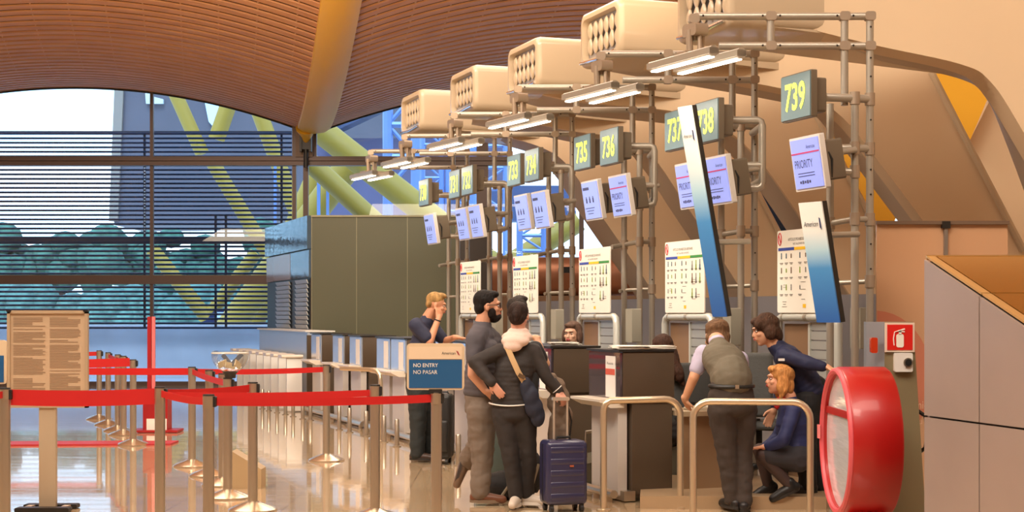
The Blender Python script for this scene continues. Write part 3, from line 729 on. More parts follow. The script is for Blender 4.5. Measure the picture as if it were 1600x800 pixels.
# ================= BACK WALL BEHIND COUNTERS =================
greyw = mat('grey_back_wall', (134, 130, 132), .45, .2)
mb = MB()
for k in range(5):
    a = TP[k]+Vector((.6, 1.15, 0)); b_ = TP[k+1]+Vector((.6, 1.15, 0))
    if k == 0: a = a-RV*3+Vector((0, 0, 0))
    mb.prism([a, b_, b_+Vector((0, 0, 1.72)), a+Vector((0, 0, 1.72))], NV*.12)
tag(mb.build('wall_counter', greyw, smooth=False), kind='structure')
cop = empty('copper_duct', W(885, 432, 25.5)); tag(cop, 'wide copper coloured barrel duct lying behind the trusses', 'duct')
MB().cyl((-1.3, 0, 0), (1.2, .3, 0), .33, 32).build('barrel', mat('copper', (176, 124, 96), .35, .6), cop)
MB().box((-.02, -.33, .1), (.25, .05, .1), bev=.03).build('handle_recess', black, cop)
MB().box((-.1, .0, -1.24), (2.9, .25, 1.84)).build('plinth', brownp, cop, smooth=False)
MB().box((0, 0, 0), (.5, .3, 3.2)).build('dark_pillar', mat('dark_pillar', (58, 50, 44), .6), loc=(W(744, 400, 24).x, 24, 1.6), smooth=False)
tag(bpy.data.objects['dark_pillar'], 'dark brown square pillar behind the trusses of 731 and 733', 'pillar')

# ================= KIOSK =================
ko = empty('shuttered_kiosk', (0, 0, 0)); tag(ko, 'dark olive kiosk block with roller shutters on its left side', 'kiosk')
A_ = Vector((-3.39, 26, 0)); Bv = Vector((-4.75, 30, 0)); ko.location = A_
Lk = (Bv-A_); Zk = 3.2; rv = Vector((1, 0, 0))
olive = mat('olive_panel', (88, 88, 66), .42, .1)
bx = MB(); bx.prism([(0, 0, 0), (2.62, 0, 0), (2.62+Lk.x, Lk.y, 0), (Lk.x, Lk.y, 0)], (0, 0, Zk)); bx.build('kiosk_body', olive, ko, smooth=False)
o = MB()
for x in (.0, .76, 1.62, 2.6): o.box((x, -.006, Zk/2), (.012, .012, Zk))
o.box((1.31, -.01, Zk-.01), (2.64, .03, .03)); o.build('panel_joint', mat('joint', (140, 136, 110), .4, .4), ko, smooth=False)
ux = Lk.normalized(); nx_ = Vector((ux.y, -ux.x, 0)); nx_ = -nx_ if nx_.x > 0 else nx_
def kside(name, s0_, s1_, z0, z1, m_, off=.01, slats=0):
    o = MB()
    if slats:
        for j in range(slats):
            za = z0+(z1-z0)*j/slats; zb = za+(z1-z0)/slats*.86
            o.prism([ux*s0_+nx_*off+Vector((0, 0, za)), ux*s1_+nx_*off+Vector((0, 0, za)), ux*s1_+nx_*(off+.03)+Vector((0, 0, zb)), ux*s0_+nx_*(off+.03)+Vector((0, 0, zb))], nx_*.02)
    else: o.prism([ux*s0_+Vector((0, 0, z0)), ux*s1_+Vector((0, 0, z0)), ux*s1_+Vector((0, 0, z1)), ux*s0_+Vector((0, 0, z1))], nx_*off)
    o.build(name, m_, ko, smooth=False)
fas = mat('fascia_blue', (104, 128, 150), .12, .6, bump=.25, bscale=5)
kside('fascia', .0, 1.68, 2.15, 2.62, fas, .05); kside('fascia', 1.72, 4.2, 2.15, 2.62, mat('fascia_pink', (178, 160, 160), .2, .4), .05)
kside('canopy_band', 0, 4.2, 2.64, 3.2, fas, .08)
kside('door_frame', 0, 4.2, 1.0, 2.14, darkm, .03)
kside('roller_shutter', .05, 1.08, 1.05, 2.13, mat('shutter_slat', (0, 0, 0)), .04, 14); kside('roller_shutter', 1.68, 3.0, 1.05, 2.13, mat('shutter_slat', (0, 0, 0)), .04, 14)

# ================= COUNTERS =================
P0 = Vector((.885, 12.5, 0))
glassy = mat('desk_blue_front', (168, 176, 188), .16, .3, coat=.5)
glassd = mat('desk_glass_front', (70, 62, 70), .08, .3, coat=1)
deskdark = mat('desk_side', (88, 74, 60), .35, .15)
ledgem = mat('ledge_cream', (226, 214, 196), .3)
def make_desk(L=.68, Wd=.46, full=False):
    root = empty('check_in_desk', (0, 0, 0), RZ)   # local x: 0 near .. -L far; -y queue side
    MB().box((-L/2, Wd/2+.02, 1.02), (L, Wd, .42), bev=.015).build('upper_cabinet', deskdark, root)
    MB().box((-L/2, .008, 1.02), (L-.02, .02, .40)).build('glass_front', glassy, root, smooth=False)
    MB().box((-L/2, Wd/2, 1.236), (L+.02, Wd+.04, .016)).build('top_plate', darkm, root, smooth=False)
    MB().box((-.2, -.004, 1.02), (.2, .006, .34)).build('front_leaflet', mat('leaflet', (232, 228, 222), .5), root, smooth=False)
    MB().box((-L/2-.02, .05, .44), (L-.12, .08, .8), bev=.02).build('front_panel', mat('desk_front_grey', (198, 190, 182), .4), root)
    MB().box((-L/2, Wd/2+.06, .44), (L-.04, Wd-.1, .8), bev=.03).build('pedestal', deskdark, root)
    o = MB(); o.prism([(-L, -.17, .84), (-L, .05, .84), (-L, .05, .77), (-L, -.07, .77), (-L, -.17, .82)], (L-.04, 0, 0)); o.build('bag_ledge', ledgem, root, smooth=False)
    MB().box((-L/2, .08, .05), (L, .1, .08)).build('kick_rail', steel, root, smooth=False)
    return root
desk0 = make_desk(); desk0.location = P0
ts = [0, 1.56, 2.35, 3.9, 4.75, 6.49, 7.2, 8.69, 9.73, 11.2]
dl = ['nearest check-in desk with leaflet and papers on top', 'second check-in desk in front of the staff woman with short hair', 'desk hidden behind the woman with the suitcase', 'desk right of the man in navy shirt', 'desk behind the NO ENTRY sign', 'blue fronted desk left of the NO ENTRY sign', 'blue fronted desk right of the far bent handrail', 'narrow desk behind the far bent handrail', 'desk just right of the far queue post', 'farthest desk beside the long end counter']
for k, t_ in enumerate(ts):
    o = desk0 if k == 0 else copy_tree(desk0); o.location = P0+RV*t_
    tag(o, dl[k], 'check-in desk', 'row of check-in desks')
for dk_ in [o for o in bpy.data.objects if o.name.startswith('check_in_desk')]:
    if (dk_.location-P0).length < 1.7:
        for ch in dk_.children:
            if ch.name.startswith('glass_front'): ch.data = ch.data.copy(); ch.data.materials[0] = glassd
# details on the nearest desk
desk0n = desk0
text('Recicla', 'leaflet_text', ink, desk0, (-.2, -.009, 1.13), .12, .02)
MB().box((-.2, -.0085, 1.06), (.19, .002, .05)).build('leaflet_band', mat('leaflet_red', (206, 90, 70), .5), desk0, smooth=False)
# side worktop wall behind the nearest desk
wk = empty('work_counter', P0+NV*.5, RZ); tag(wk, 'tan work counter beside the nearest desk where the group leans', 'counter')
MB().box((-.1, .3, .72), (.5, .62, .04)).build('worktop', mat('tan_top', (180, 158, 128), .4), wk)
MB().box((.06, .3, .38), (.04, .62, .66)).build('modesty_panel', mat('tan_panel', (150, 120, 90), .45), wk, smooth=False)
MB().box((-.3, .58, .36), (.04, .1, .7)).build('leg', darkm, wk, smooth=False)
# papers, keyboard on desks
def thing_box(name, c_, size, m_, label, cat, rz=0, group=None, bev=0):
    o = MB().box((0, 0, 0), size, bev=bev).build(name, m_, loc=c_, rz=rz, smooth=False); return tag(o, label, cat, group)
def on_desk(t_, y_, x=0): return P0+RV*(t_+x)+NV*y_
for i, (t_, n_, rz, lab) in enumerate(((.1, .12, .3, 'white papers lying on the left of the nearest desk top'), (.28, .2, -.4, 'thick stack of papers in the middle of the nearest desk top'), (.12, .36, .5, 'folded papers on the right of the nearest desk top'), (1.75, .2, .2, 'white papers in front of the staff woman with short hair'))):
    p_ = on_desk(t_, n_)
    root = MB()
    for j in range(4): root.box((random.uniform(-.02, .02), random.uniform(-.02, .02), .006+j*.007), (.26, .19, .005), rot=(0, 0, random.uniform(-.3, .3)))
    o = root.build('paper_stack', paper, loc=(p_.x, p_.y, 1.246), rz=rz, smooth=False); tag(o, lab, 'papers', 'papers on the desks')
kb = empty('keyboard', on_desk(-.0, .8)+Vector((0, 0, .742)), .4); tag(kb, 'beige keyboard on the work counter by the leaning attendant', 'keyboard')
MB().box((0, 0, .012), (.4, .15, .024), bev=.008).build('case', mat('kb_beige', (206, 194, 170), .5), kb); o = MB()
for a in range(12):
    for b_ in range(4): o.box((-.17+.031*a, -.05+.033*b_, .028), (.025, .026, .01))
o.build('keys', mat('kb_keys', (226, 218, 200), .5), kb, smooth=False)
# long end counter
a = P0+RV*12.4; b_ = P0+RV*16.6
ec = empty('end_counter', a, RZ); tag(ec, 'long blue fronted counter at the far end under the kiosk shutters', 'counter'); Lc = 4.2
MB().box((-Lc/2, .25, 1.02), (Lc, .4, .46), bev=.01).build('upper_front', mat('blue_steel_sheet', (170, 182, 196), .3, .4, bump=.15, bscale=3), ec)
MB().box((-Lc/2, .25, 1.26), (Lc+.04, .48, .02)).build('top_plate', white, ec, smooth=False)
MB().box((-.01, .25, .6), (.04, .42, 1.2)).build('end_panel', deskdark, ec, smooth=False)
MB().box((-Lc/2, .25, .4), (Lc, .3, .8)).build('base', mat('base_blue', (140, 150, 164), .5), ec, smooth=False)
for i in range(8):
    p_ = P0+RV*(12.3+i*.66)+NV*-.3
    o = empty('barrier_panel', p_, RZ); tag(o, 'white upright panel with rounded cap, '+ORD[i]+' of the row by the far counter', 'barrier panel', 'white panels along the far counter')
    MB().box((-.02, .12, .43), (.07, .24, .84), bev=.02).build('panel', white, o); MB().box((-.1, .08, .87), (.3, .34, .05), bev=.02).build('cap', ledgem, o)
# floor bollards
bl_px = [(716, 728, 'beside the standing blond man and grey shirted man'), (620, 698, 'left of the man in navy shirt'), (600, 691, 'left behind the near queue post'), (572, 682, 'below the far bent handrail'), (546, 676, 'left of the far bent handrail'), (530, 672, 'right of the far queue post'), (485, 657, 'just left of the far queue post'), (473, 655, ''), (458, 651, ''), (446, 648, ''), (433, 645, ''), (420, 642, ''), (410, 639, '')]
bo = None
for i, (px, py, lab) in enumerate(bl_px):
    d = F*EYE/(py-490); p_ = W(px, py, d)
    if bo is None:
        bo = empty('floor_bollard', (0, 0, 0)); MB().lathe([(.028, 0), (.028, .31), (.022, .32)], seg=14).build('stem', steel, bo); MB().lathe([(.05, 0), (.05, .01), (.03, .012)], seg=14).build('foot_plate', steel, bo); o = bo
    else: o = copy_tree(bo)
    o.location = (p_.x, p_.y, 0); tag(o, 'short steel floor bollard '+(lab or ORD[i]+' along the counter row'), 'bollard', 'bollards guarding the counters')
# floor guard rail along desks
for i, (ta, tb, lab) in enumerate(((5.9, 8.2, 'low steel bumper rail in front of the desks by the NO ENTRY sign'), (8.4, 12, 'low steel bumper rail along the far desks'), (.0, .75, 'low steel bumper rail at the nearest desk'))):
    a = P0+RV*ta+NV*-.06; o = MB(); o.cyl((0, 0, .07), RV*(tb-ta)+Vector((0, 0, .07)), .035, 10)
    o.box(RV*(tb-ta)*.5+Vector((0, 0, .035)), (.05, .05, .07)); o.box(RV*.1+Vector((0, 0, .035)), (.05, .05, .07))
    tag(o.build('bumper_rail', steel, loc=a), lab, 'rail')

# second row wall of desk side: cabinet between desk b and handrails
hr = mat('rail_steel', (214, 196, 168), .28, .75)
def handrail(pts, label, foot=True):
    root = empty('handrail', (pts[0][0], pts[0][1], 0)); tag(root, label, 'handrail', 'bent steel handrails'); L = root.location
    q = [Vector(p_)-L for p_ in pts]; MB().tube(q, .027, 14).build('bent_tube', hr, root)
    for p_ in (q[0], q[-1]):
        if p_.z < .15: MB().lathe([(.055, 0), (.055, .012), (.03, .02)], (p_.x, p_.y, p_.z), 16).build('floor_flange', hr, root)
def arc_rail(p1, p2, h, r=.16):
    p1 = Vector(p1); p2 = Vector(p2); u = (p2-p1).normalized(); z = Vector((0, 0, 1)); pts = [p1]
    for k_ in range(7): a = math.pi/2*k_/6; pts.append(p1+u*r*(1-math.cos(a))+z*(h-r+r*math.sin(a)))
    for k_ in range(7): a = math.pi/2*k_/6; pts.append(p2-u*r*(1-math.sin(a))+z*(h-r+r*math.cos(a)))
    pts.append(p2); return pts
d1 = 12.0
def fl(px, d): return ((px-800)/F*d, d, 0)
handrail(arc_rail(fl(1083, 11.72), fl(1266, 11.62), .87, .13), 'arched steel handrail in front of the leaning attendant')
pa = arc_rail(fl(943, 12.0), fl(1063, 12.15), .865, .13)
pb = [Vector(fl(943, 12.0))]+[Vector(fl(943, 12.0))+Vector((0, 0, z)) for z in (.5, .80)]
a = Vector(fl(943, 12.0)); 
pts = [a, a+Vector((0, 0, .78)), a+Vector((.012, 0, .83)), a+Vector((.05, -.0, .86))]+[p_ for p_ in pa[8:]]
handrail(pts, 'arched steel handrail in front of the nearest desk')
dd = F*EYE/(690-490); e = Vector(fl(595, dd)); s_ = Vector(fl(533, dd+.6))
handrail([s_+Vector((0, 0, .86)), e+Vector((-.13, .15, .86)), e+Vector((-.05, .05, .845)), e+Vector((-.01, .01, .80)), e+Vector((0, 0, .7)), e], 'bent steel handrail among the far desks')
# platform
pl = MB(); a0 = Vector(fl(1000, 12.12)); a1 = Vector(fl(1291, 12.06))
pl.prism([a0, a1, a1+Vector((.4, 1.6, 0)), a0+Vector((.15, 1.6, 0))], (0, 0, .10)); tag(pl.build('staff_platform', mat('platform_tan', (176, 150, 118), .35, .2), smooth=False), 'low tan staff platform under the counters', 'platform')
for i, (t_, hh) in enumerate(((.95, .55), (2.3, .5))):
    o = empty('conveyor', P0+RV*(t_+.35)+NV*.1, RZ); tag(o, ('sloped luggage scale conveyor between the first two desks', 'sloped luggage conveyor behind the second desk')[i], 'conveyor')
    MB().prism([(.3, 0, 0), (.3, 1.4, 0), (.3, 1.4, .42), (.3, .5, .3), (.3, 0, .22)], (-.62, 0, 0)).build('conveyor_body', mat('grey_steel_dark', (112, 106, 90), .4, .3), o, smooth=False)
    for x in (.31, -.33): MB().tube([(x, 0, .28), (x, 0, .5), (x, 1.2, .62), (x, 1.2, .4)], .015, 8).build('side_rail', steel, o)

# ================= QUEUE POSTS AND BELTS =================
def make_post(h=1.0, r=.038):
    root = empty('queue_post', (0, 0, 0))
    MB().lathe([(r, .02), (r, h-.09), (r*.98, h-.085)], seg=20).build('post_tube', steel, root)
    MB().lathe([(.19, 0), (.19, .012), (.16, .03), (.07, .06), (r, .075)], seg=32).build('post_base', mat('base_chrome', (206, 190, 168), .22, .85), root)
    MB().lathe([(r*1.05, h-.085), (r*1.05, h-.005), (r*.9, h)], seg=20).build('belt_head', steel, root)
    MB().box((r*1.0, -.0, h-.045), (.03, .045, .07), bev=.008).build('belt_slot', black, root)
    MB().lathe([(r*1.06, h-.008), (r*1.0, h+.004)], seg=20).build('post_cap', black, root)
    return root
qp = make_post()
Q = {}
posts = [('a', 8, 11.1, 'queue post at the left frame edge'), ('b', 250, 11.25, 'front queue post below the notice board'), ('c', 326, 10.2, 'tallest front queue post left of centre'), ('d', 586, 11.6, 'front queue post left of the NO ENTRY sign'),
 ('e', 682, 10.6, 'front queue post right under the NO ENTRY sign'), ('f', 395, 12.03, 'queue post with round base right of the bowl'), ('g', 356, 12.85, 'queue post carrying the clear bowl'), ('h', 510, 16.1, 'queue post alone on the shiny floor at centre'),
 ('i', 300, 15.5, 'queue post left of the bowl with belt junction'), ('j', 327, 14.6, 'queue post half hidden behind the tall front post'), ('k', 348, 13.8, 'queue post just behind the bowl post'),
 ('l', 155, 22.4, 'farthest post of the small distant group'), ('m', 169, 21.3, 'second farthest post of the small distant group'), ('n', 184, 20.2, 'middle post of the small distant group'), ('o', 193, 19.5, 'fourth post of the small distant group'), ('p', 208, 18.0, 'nearest post of the small distant group')]
for i, (k_, px, d, lab) in enumerate(posts):
    o = qp if i == 0 else copy_tree(qp); p_ = Vector(fl(px, d)); o.location = p_; Q[k_] = p_
    tag(o, 'steel '+lab, 'queue post', 'retractable belt queue posts')
def belt(p, q, label, z=.955, hh=.05, sag=.012):
    p = Vector(p); q = Vector(q); u = (q-p).normalized(); n_ = Vector((-u.y, u.x, 0))*.0015
    a = p+u*.04; b_ = q-u*.04; o = MB(); N = 10; vs = []; fs = []
    for i in range(N+1):
        t_ = i/N; c_ = a.lerp(b_, t_)-a; zz = z-sag*4*t_*(1-t_)
        for s_, dz in ((1, hh/2), (1, -hh/2), (-1, -hh/2), (-1, hh/2)): vs.append(c_+n_*s_+Vector((0, 0, zz+dz)))
    for i in range(N): k4 = i*4; fs += [(k4+j, k4+(j+1) % 4, k4+4+(j+1) % 4, k4+4+j) for j in range(4)]
    fs += [(0, 1, 2, 3), (N*4+3, N*4+2, N*4+1, N*4)]
    o.add(vs, fs); tag(o.build('retractable_belt', redbelt, loc=a, smooth=False), label, 'belt', 'red queue belts')
belt(fl(-260, 9.0), Q['a'], 'red belt leaving the frame at the left edge')
belt(Q['a'], Q['b'], 'wide red belt in front of the notice board', z=.935, hh=.115)
belt(Q['b'], Q['f'], 'red belt from the front post to the post by the bowl', z=.955, hh=.06)
belt(Q['b'], Q['d'], 'long upper red belt running to the post left of the sign', z=.94, hh=.05)
belt(Q['c'], Q['e'], 'long lower red belt ending at the NO ENTRY post', hh=.055)
belt(Q['b'], Q['c'], 'short red belt between the two front posts left of centre', hh=.05)
belt(Q['i'], Q['h'], 'far red belt passing the clear bowl', hh=.055)
belt(Q['i'], Q['g'], 'short red belt slanting toward the bowl post', hh=.055)
belt(fl(-150, 16.4), Q['i'], 'far red belt passing behind the notice board', hh=.07)
belt(Q['p'], fl(-140, 17.0), 'broad distant red belt behind the notice board', z=.97, hh=.10)
belt(Q['l'], fl(-120, 22), 'thin farthest red belt at the left', hh=.06)
belt(Q['m'], Q['p'], 'short slanting red belt within the distant post group', hh=.05)
o = MB(); a = Vector(fl(-20, 18.3)); b_ = Vector(fl(279, 18.4)); o.prism([Vector((0, 0, 0)), b_-a, b_-a+Vector((.0, -.45, 0)), Vector((0, -.5, 0))], (0, 0, .02))
tag(o.build('floor_strip', mat('red_floor_strip', (176, 40, 44), .5), loc=a, smooth=False), 'long dark red strip lying across the floor', 'floor strip')
# bowl
bw = empty('bowl', Q['g']+Vector((.02, 0, 1.045))); tag(bw, 'clear round bowl of slips on top of a queue post', 'bowl')
prof_ = []
for i in range(9): a = math.radians(-75+i*11); prof_.append((.155*math.cos(a), .15+.15*math.sin(a)))
bm_ = MB(); seg = 28; vs = []
for (r_, z) in prof_: vs += [(r_*math.cos(k_*2*math.pi/seg), r_*math.sin(k_*2*math.pi/seg), z) for k_ in range(seg)]
fs = [(i*seg+k_, i*seg+(k_+1) % seg, (i+1)*seg+(k_+1) % seg, (i+1)*seg+k_) for i in range(8) for k_ in range(seg)]+[tuple(range(seg-1, -1, -1))]
bm_.add(vs, fs); bm_.build('glass_wall', glassmat('bowl_glass', (.92, .94, .93), .05, .35, .05), bw)
MB().tube([(.152*math.cos(k_*2*math.pi/28), .152*math.sin(k_*2*math.pi/28), .165) for k_ in range(28)], .006, 6, closed=True).build('rim', mat('clear_rim', (214, 210, 200), .2), bw)
MB().lathe([(.045, -.045), (.05, -.01), (.07, .012)], seg=16).build('holder', black, bw)
random.seed(9)
for i, (x, z, r_, c_) in enumerate(((-.03, .1, .9, 'grey slip leaning left in the bowl'), (.05, .11, -.8, 'grey slip leaning right in the bowl'), (.0, .06, .2, 'cream slip at the bottom of the bowl'), (-.06, .075, -.3, 'cream slip at the left of the bowl'), (.07, .07, .5, 'cream slip at the right of the bowl'))):
    o = MB().box((0, 0, 0), (.13 if i < 2 else .09, .012, .035 if i < 2 else .05)).build('slip', mat('slip_grey', (96, 100, 110), .5) if i < 2 else mat('slip_cream', (206, 186, 150), .6), loc=bw.location+Vector((x, -.02*i+.04, z)), smooth=False)
    o.rotation_euler = (0, r_, .3*i); tag(o, c_, 'paper slip', 'slips in the bowl')
# tan wedge stand near bowl post
o = MB().prism([(0, 0, 0), (.26, 0, 0), (.26, 0, .17), (0, 0, .33)], (0, .25, 0)).build('wedge_sign', mat('wedge_tan', (176, 150, 112), .5), loc=Vector(fl(362, 13.5)), smooth=False); tag(o, 'tan wedge shaped stand on the floor behind the bowl post', 'floor stand')
# NO ENTRY sign
se = empty('entry_sign', Q['e']+Vector((-.005, -.02, 1.0))); tag(se, 'framed blue and white NO ENTRY sign on a queue post', 'sign')
sgm = mat('sign_frame', (212, 190, 158), .4)
MB().box((0, 0, .175), (.395, .025, .32), bev=.025).build('frame', sgm, se)
MB().box((0, -.014, .125), (.365, .004, .195)).build('blue_panel', mat('sign_blue', (32, 88, 138), .35), se, smooth=False)
MB().box((0, -.014, .27), (.365, .004, .085)).build('white_panel', mat('sign_cream', (222, 200, 172), .4), se, smooth=False)
text('NO ENTRY', 'sign_text', white, se, (-.152, -.018, .185), .17, .027, align='l', bold=.01); text('NO PASAR', 'sign_text', white, se, (-.152, -.018, .138), .165, .027, align='l')
text('American', 'sign_text', inkd, se, (.09, -.018, .268), .095, .02)
MB().prism([(.142, -.018, .285), (.155, -.018, .28), (.168, -.018, .25), (.155, -.018, .258)], (0, .001, 0)).build('sign_mark', mat('logo_red', (150, 40, 50), .5), se, smooth=False)
MB().box((0, .01, .005), (.09, .05, .03)).build('bracket', black, se)
# second sign at left frame edge
s2 = empty('entry_sign', Q['a']+Vector((-.30, .1, .98))); tag(s2, 'sign in a tan frame cut off by the left edge', 'sign'); MB().box((0, 0, .21), (.5, .025, .32), bev=.025).build('frame', sgm, s2); MB().box((0, -.014, .16), (.46, .004, .195)).build('blue_panel', mat('sign_blue', (0, 0, 0)), s2, smooth=False)
s2.location.x = W(3, 0, 11.1).x-.245; s2.location.z = W(0, 601, 11.1).z-.05
# notice board on stand
nd = 12.04; nb = empty('notice_board', (W(75, 0, nd).x, nd, 0)); tag(nb, 'tan framed notice board of dense text on a foot stand', 'notice board')
zt = W(0, 485, nd).z; zb = W(0, 637, nd).z; wn = 126/F*nd
bfm = mat('board_frame', (180, 158, 130), .45, .2)
o = MB(); xh = wn/2
for s_ in (-1, 1): o.box((s_*(xh-.012), 0, (zt+zb)/2), (.024, .04, zt-zb))
for z in (zt-.012, zb+.012): o.box((0, 0, z), (wn, .04, .024))
o.build('frame', bfm, nb, smooth=False)
MB().box((0, .005, (zt+zb)/2), (wn-.04, .02, zt-zb-.04)).build('board_sheet', mat('board_sheet', (186, 160, 130), .55), nb, smooth=False)
random.seed(21); o = MB()
for cx_, w_ in ((-.145, .25), (.135, .24)):
    z = zt-.06
    while z > zb+.05:
        if random.random() > .1:
            q = w_*random.choice([1, 1, .96, .92, .6]); o.box((cx_-(w_-q)/2, -.0065, z), (q, .002, .006))
        z -= .0125
o.build('printed_lines', mat('print_brown', (146, 120, 94), .7), nb, smooth=False)
o = MB()
for s_ in (-1, 1): o.box((s_*(xh-.015), -.005, zt-.004), (.036, .05, .014))
o.build('corner_caps', black, nb, smooth=False)
MB().box((-.005, .02, zb/2+.02), (.13, .05, zb), bev=.01).build('stand_post', mat('post_beige', (190, 172, 146), .4, .3), nb)
MB().box((0, -.12, .02), (.42, .1, .035), bev=.012).build('foot', darkm, nb); MB().box((0, .1, .02), (.42, .1, .035), bev=.012).build('foot', darkm, nb)
for s_ in (-1, 1): MB().box((s_*.14, -.01, .02), (.05, .26, .03)).build('foot_bar', bfm, nb, smooth=False)
# red portable stand
dr = 20.0; rs = empty('red_stand', Vector(fl(246, dr))); tag(rs, 'tall narrow red stand with tray near the window', 'stand')
redm = mat('stand_red', (160, 22, 26), .4)
h_ = (670-490)/F*dr
MB().box((-.10, 0, .75), (.05, .06, 1.5)).build('column', redm, rs, smooth=False); MB().box((-.05, 0, .75), (.04, .04, 1.5)).build('column_strip', mat('strip_pink', (224, 120, 120), .4), rs, smooth=False)
MB().box((.0, 0, .28), (.32, .25, .5)).build('cabinet', redm, rs, smooth=False); MB().box((0, 0, .02), (.6, .4, .03)).build('foot', redm, rs, smooth=False); MB().box((.02, -.13, .1), (.26, .01, .16)).build('label_plate', paper, rs, smooth=False)

# ================= RIGHT FOREGROUND =================
# red oval drum
dx = empty('fire_hose_drum', (2.3, 10.85, 0)); tag(dx, 'big round red fire hose drum with glass face', 'fire hose drum')
cr_ = .64; R_ = .525; Ld = .34; rd = mat('drum_red', (168, 18, 16), .38, coat=.2)
o = MB(); seg = 56; vs = []
sec = [(R_-.055, 0.0), (R_-.01, -.002), (R_, .012), (R_, Ld-.015), (R_-.012, Ld), (R_-.2, Ld), (R_-.2, .1), (R_-.055, .06)]
for k_ in range(seg):
    a = k_*2*math.pi/seg
    vs += [(x, r_*math.cos(a), cr_+r_*math.sin(a)) for r_, x in sec]
m_ = len(sec); fs = [(k_*m_+j, k_*m_+(j+1) % m_, ((k_+1) % seg)*m_+(j+1) % m_, ((k_+1) % seg)*m_+j) for k_ in range(seg) for j in range(m_)]
o.add(vs, fs); o.build('drum_ring', rd, dx, ang=40)
o = MB(); o.tube([(-.006, (R_-.03)*math.cos(k_*2*math.pi/56), cr_+(R_-.03)*math.sin(k_*2*math.pi/56)) for k_ in range(56)], .024, 8, closed=True); o.build('face_rim', mat('rim_pink', (206, 84, 92), .4), dx)
o = MB(); o.cyl((.02, 0, cr_), (.03, 0, cr_), R_-.05, 56); o.build('glass_face', mat('glare_glass', (222, 226, 232), .12, .3, bump=.3, bscale=4, stretch=(1, .6, 5)), dx)  # whitish base colour stands in for bright reflections on the glass
MB().box((.012, 0, cr_+.2), (.01, .9, .05)).build('glass_bar', redm, dx, smooth=False)
MB().box((-.035, .49, cr_+.03), (.012, .06, .1)).build('latch', mat('latch_pink', (230, 130, 130), .4), dx, smooth=False)
MB().box((.17, 0, .06), (.3, .5, .12)).build('drum_cradle', rd, dx)
# pillar
pd = 11.4; pr_ = empty('fire_point_pillar', Vector(fl(1408, pd))); tag(pr_, 'grey metal fire point pillar carrying extinguisher sign', 'pillar')
pz = W(0, 503, pd).z
xa = (1382-1408)/F*pd; xb = (1427-1408)/F*pd
MB().prism([(xa, 0, 0), ((1447-1408)/F*pd, 0, 0), (xb, 0, pz), (xa, 0, pz)], (0, .3, 0)).build('pillar_body', mat('pillar_olive', (150, 136, 104), .4, .35), pr_, smooth=False)
MB().prism([(xa-.085, .22, 0), (xa, 0, 0), (xa, 0, pz), (xa-.085, .22, pz)], (0, .08, 0)).build('pillar_side', mat('side_steel', (170, 176, 186), .3, .6), pr_, smooth=False)
es = MB(); sw = 46/F*pd; zc_ = W(0, 527, pd).z
sgn = empty('extinguisher_sign', Vector((W(1405, 0, pd).x, pd-.012, zc_))); tag(sgn, 'red square sign with white fire extinguisher symbol', 'sign')
MB().box((0, 0, 0), (sw, .014, sw)).build('sign_plate', mat('plate_white', (226, 206, 186), .4), sgn, smooth=False)
MB().box((0, -.009, 0), (sw*.86, .004, sw*.86)).build('red_field', mat('sign_red', (212, 36, 28), .4), sgn, smooth=False)
o = MB(); o.box((.0, -.013, -.025), (.055, .003, .10), bev=.015); o.box((0, -.013, .035), (.02, .003, .03)); o.box((.012, -.013, .055), (.05, .003, .01), rot=(0, -.3, 0)); o.box((.012, -.013, .042), (.045, .003, .008)); o.tube([(-.005, -.013, .05), (-.04, -.013, .04), (-.048, -.013, -.01), (-.044, -.013, -.06)], .004, 5); o.build('extinguisher_symbol', paper, sgn, smooth=False)
bx_ = empty('alarm_button', Vector((W(1410, 0, pd).x, pd-.02, W(0, 566, pd).z))); tag(bx_, 'white box with round black button below the extinguisher sign', 'button box')
MB().box((0, 0, 0), (.135, .04, .14), bev=.012).build('box', white, bx_); o = MB(); o.cyl((.03, -.02, 0), (.03, -.035, 0), .034, 20); o.build('button_ring', steel, bx_); o = MB(); o.cyl((.03, -.03, 0), (.03, -.042, 0), .024, 20); o.build('button', black, bx_)
o = MB(); o.box((0, 0, 0), (.05, .05, .115), bev=.012); tag(o.build('warning_lamp', mat('lamp_amber', (190, 60, 30), .2, coat=.6), loc=(W(1371, 0, 11.3).x, 11.42, W(0, 540, 11.3).z)), 'small red glass lamp on the pillar side', 'lamp')
o = MB(); o.tube([W(1434, 642, pd+.2), W(1446, 650, pd+.1), W(1450, 675, pd+.1), W(1446, 700, pd+.1), W(1434, 708, pd+.2)], .016, 10)
tag(o.build('hose', black), 'black hose loop sticking out right of the pillar', 'hose')
# peach partition
pm = mat('peach_partition', (206, 160, 122), .22, coat=.6); dp = 13.3
pt = empty('partition', Vector(fl(1477, dp))); tag(pt, 'peach glossy partition screen with a large pink disc', 'partition')
zt_ = W(0, 348, dp).z; x0_, x1_ = (1369-1477)/F*dp, (1576-1477)/F*dp
MB().box((x0_/2-.005, .02, zt_/2), (-x0_-.02, .02, zt_-.02)).build('partition_panel', pm, pt, smooth=False); MB().box((x1_/2+.005, .02, zt_/2), (x1_-.02, .02, zt_-.02)).build('partition_panel', pm, pt, smooth=False)
o = MB(); o.box(((x0_+x1_)/2, 0, zt_), (x1_-x0_, .05, .03)); o.build('top_rail', mat('rail_brown', (130, 108, 90), .4, .4), pt, smooth=False)
MB().box((0, 0, zt_/2), (.03, .06, zt_)).build('post', mat('post_grey', (150, 140, 130), .35, .5), pt, smooth=False); MB().box((0, 0, zt_-.02), (.07, .08, .06)).build('clamp', darkm, pt, smooth=False)
o = MB(); rr = .42; n_ = 40; ccx = x0_+.2; ccz = zt_-1.35
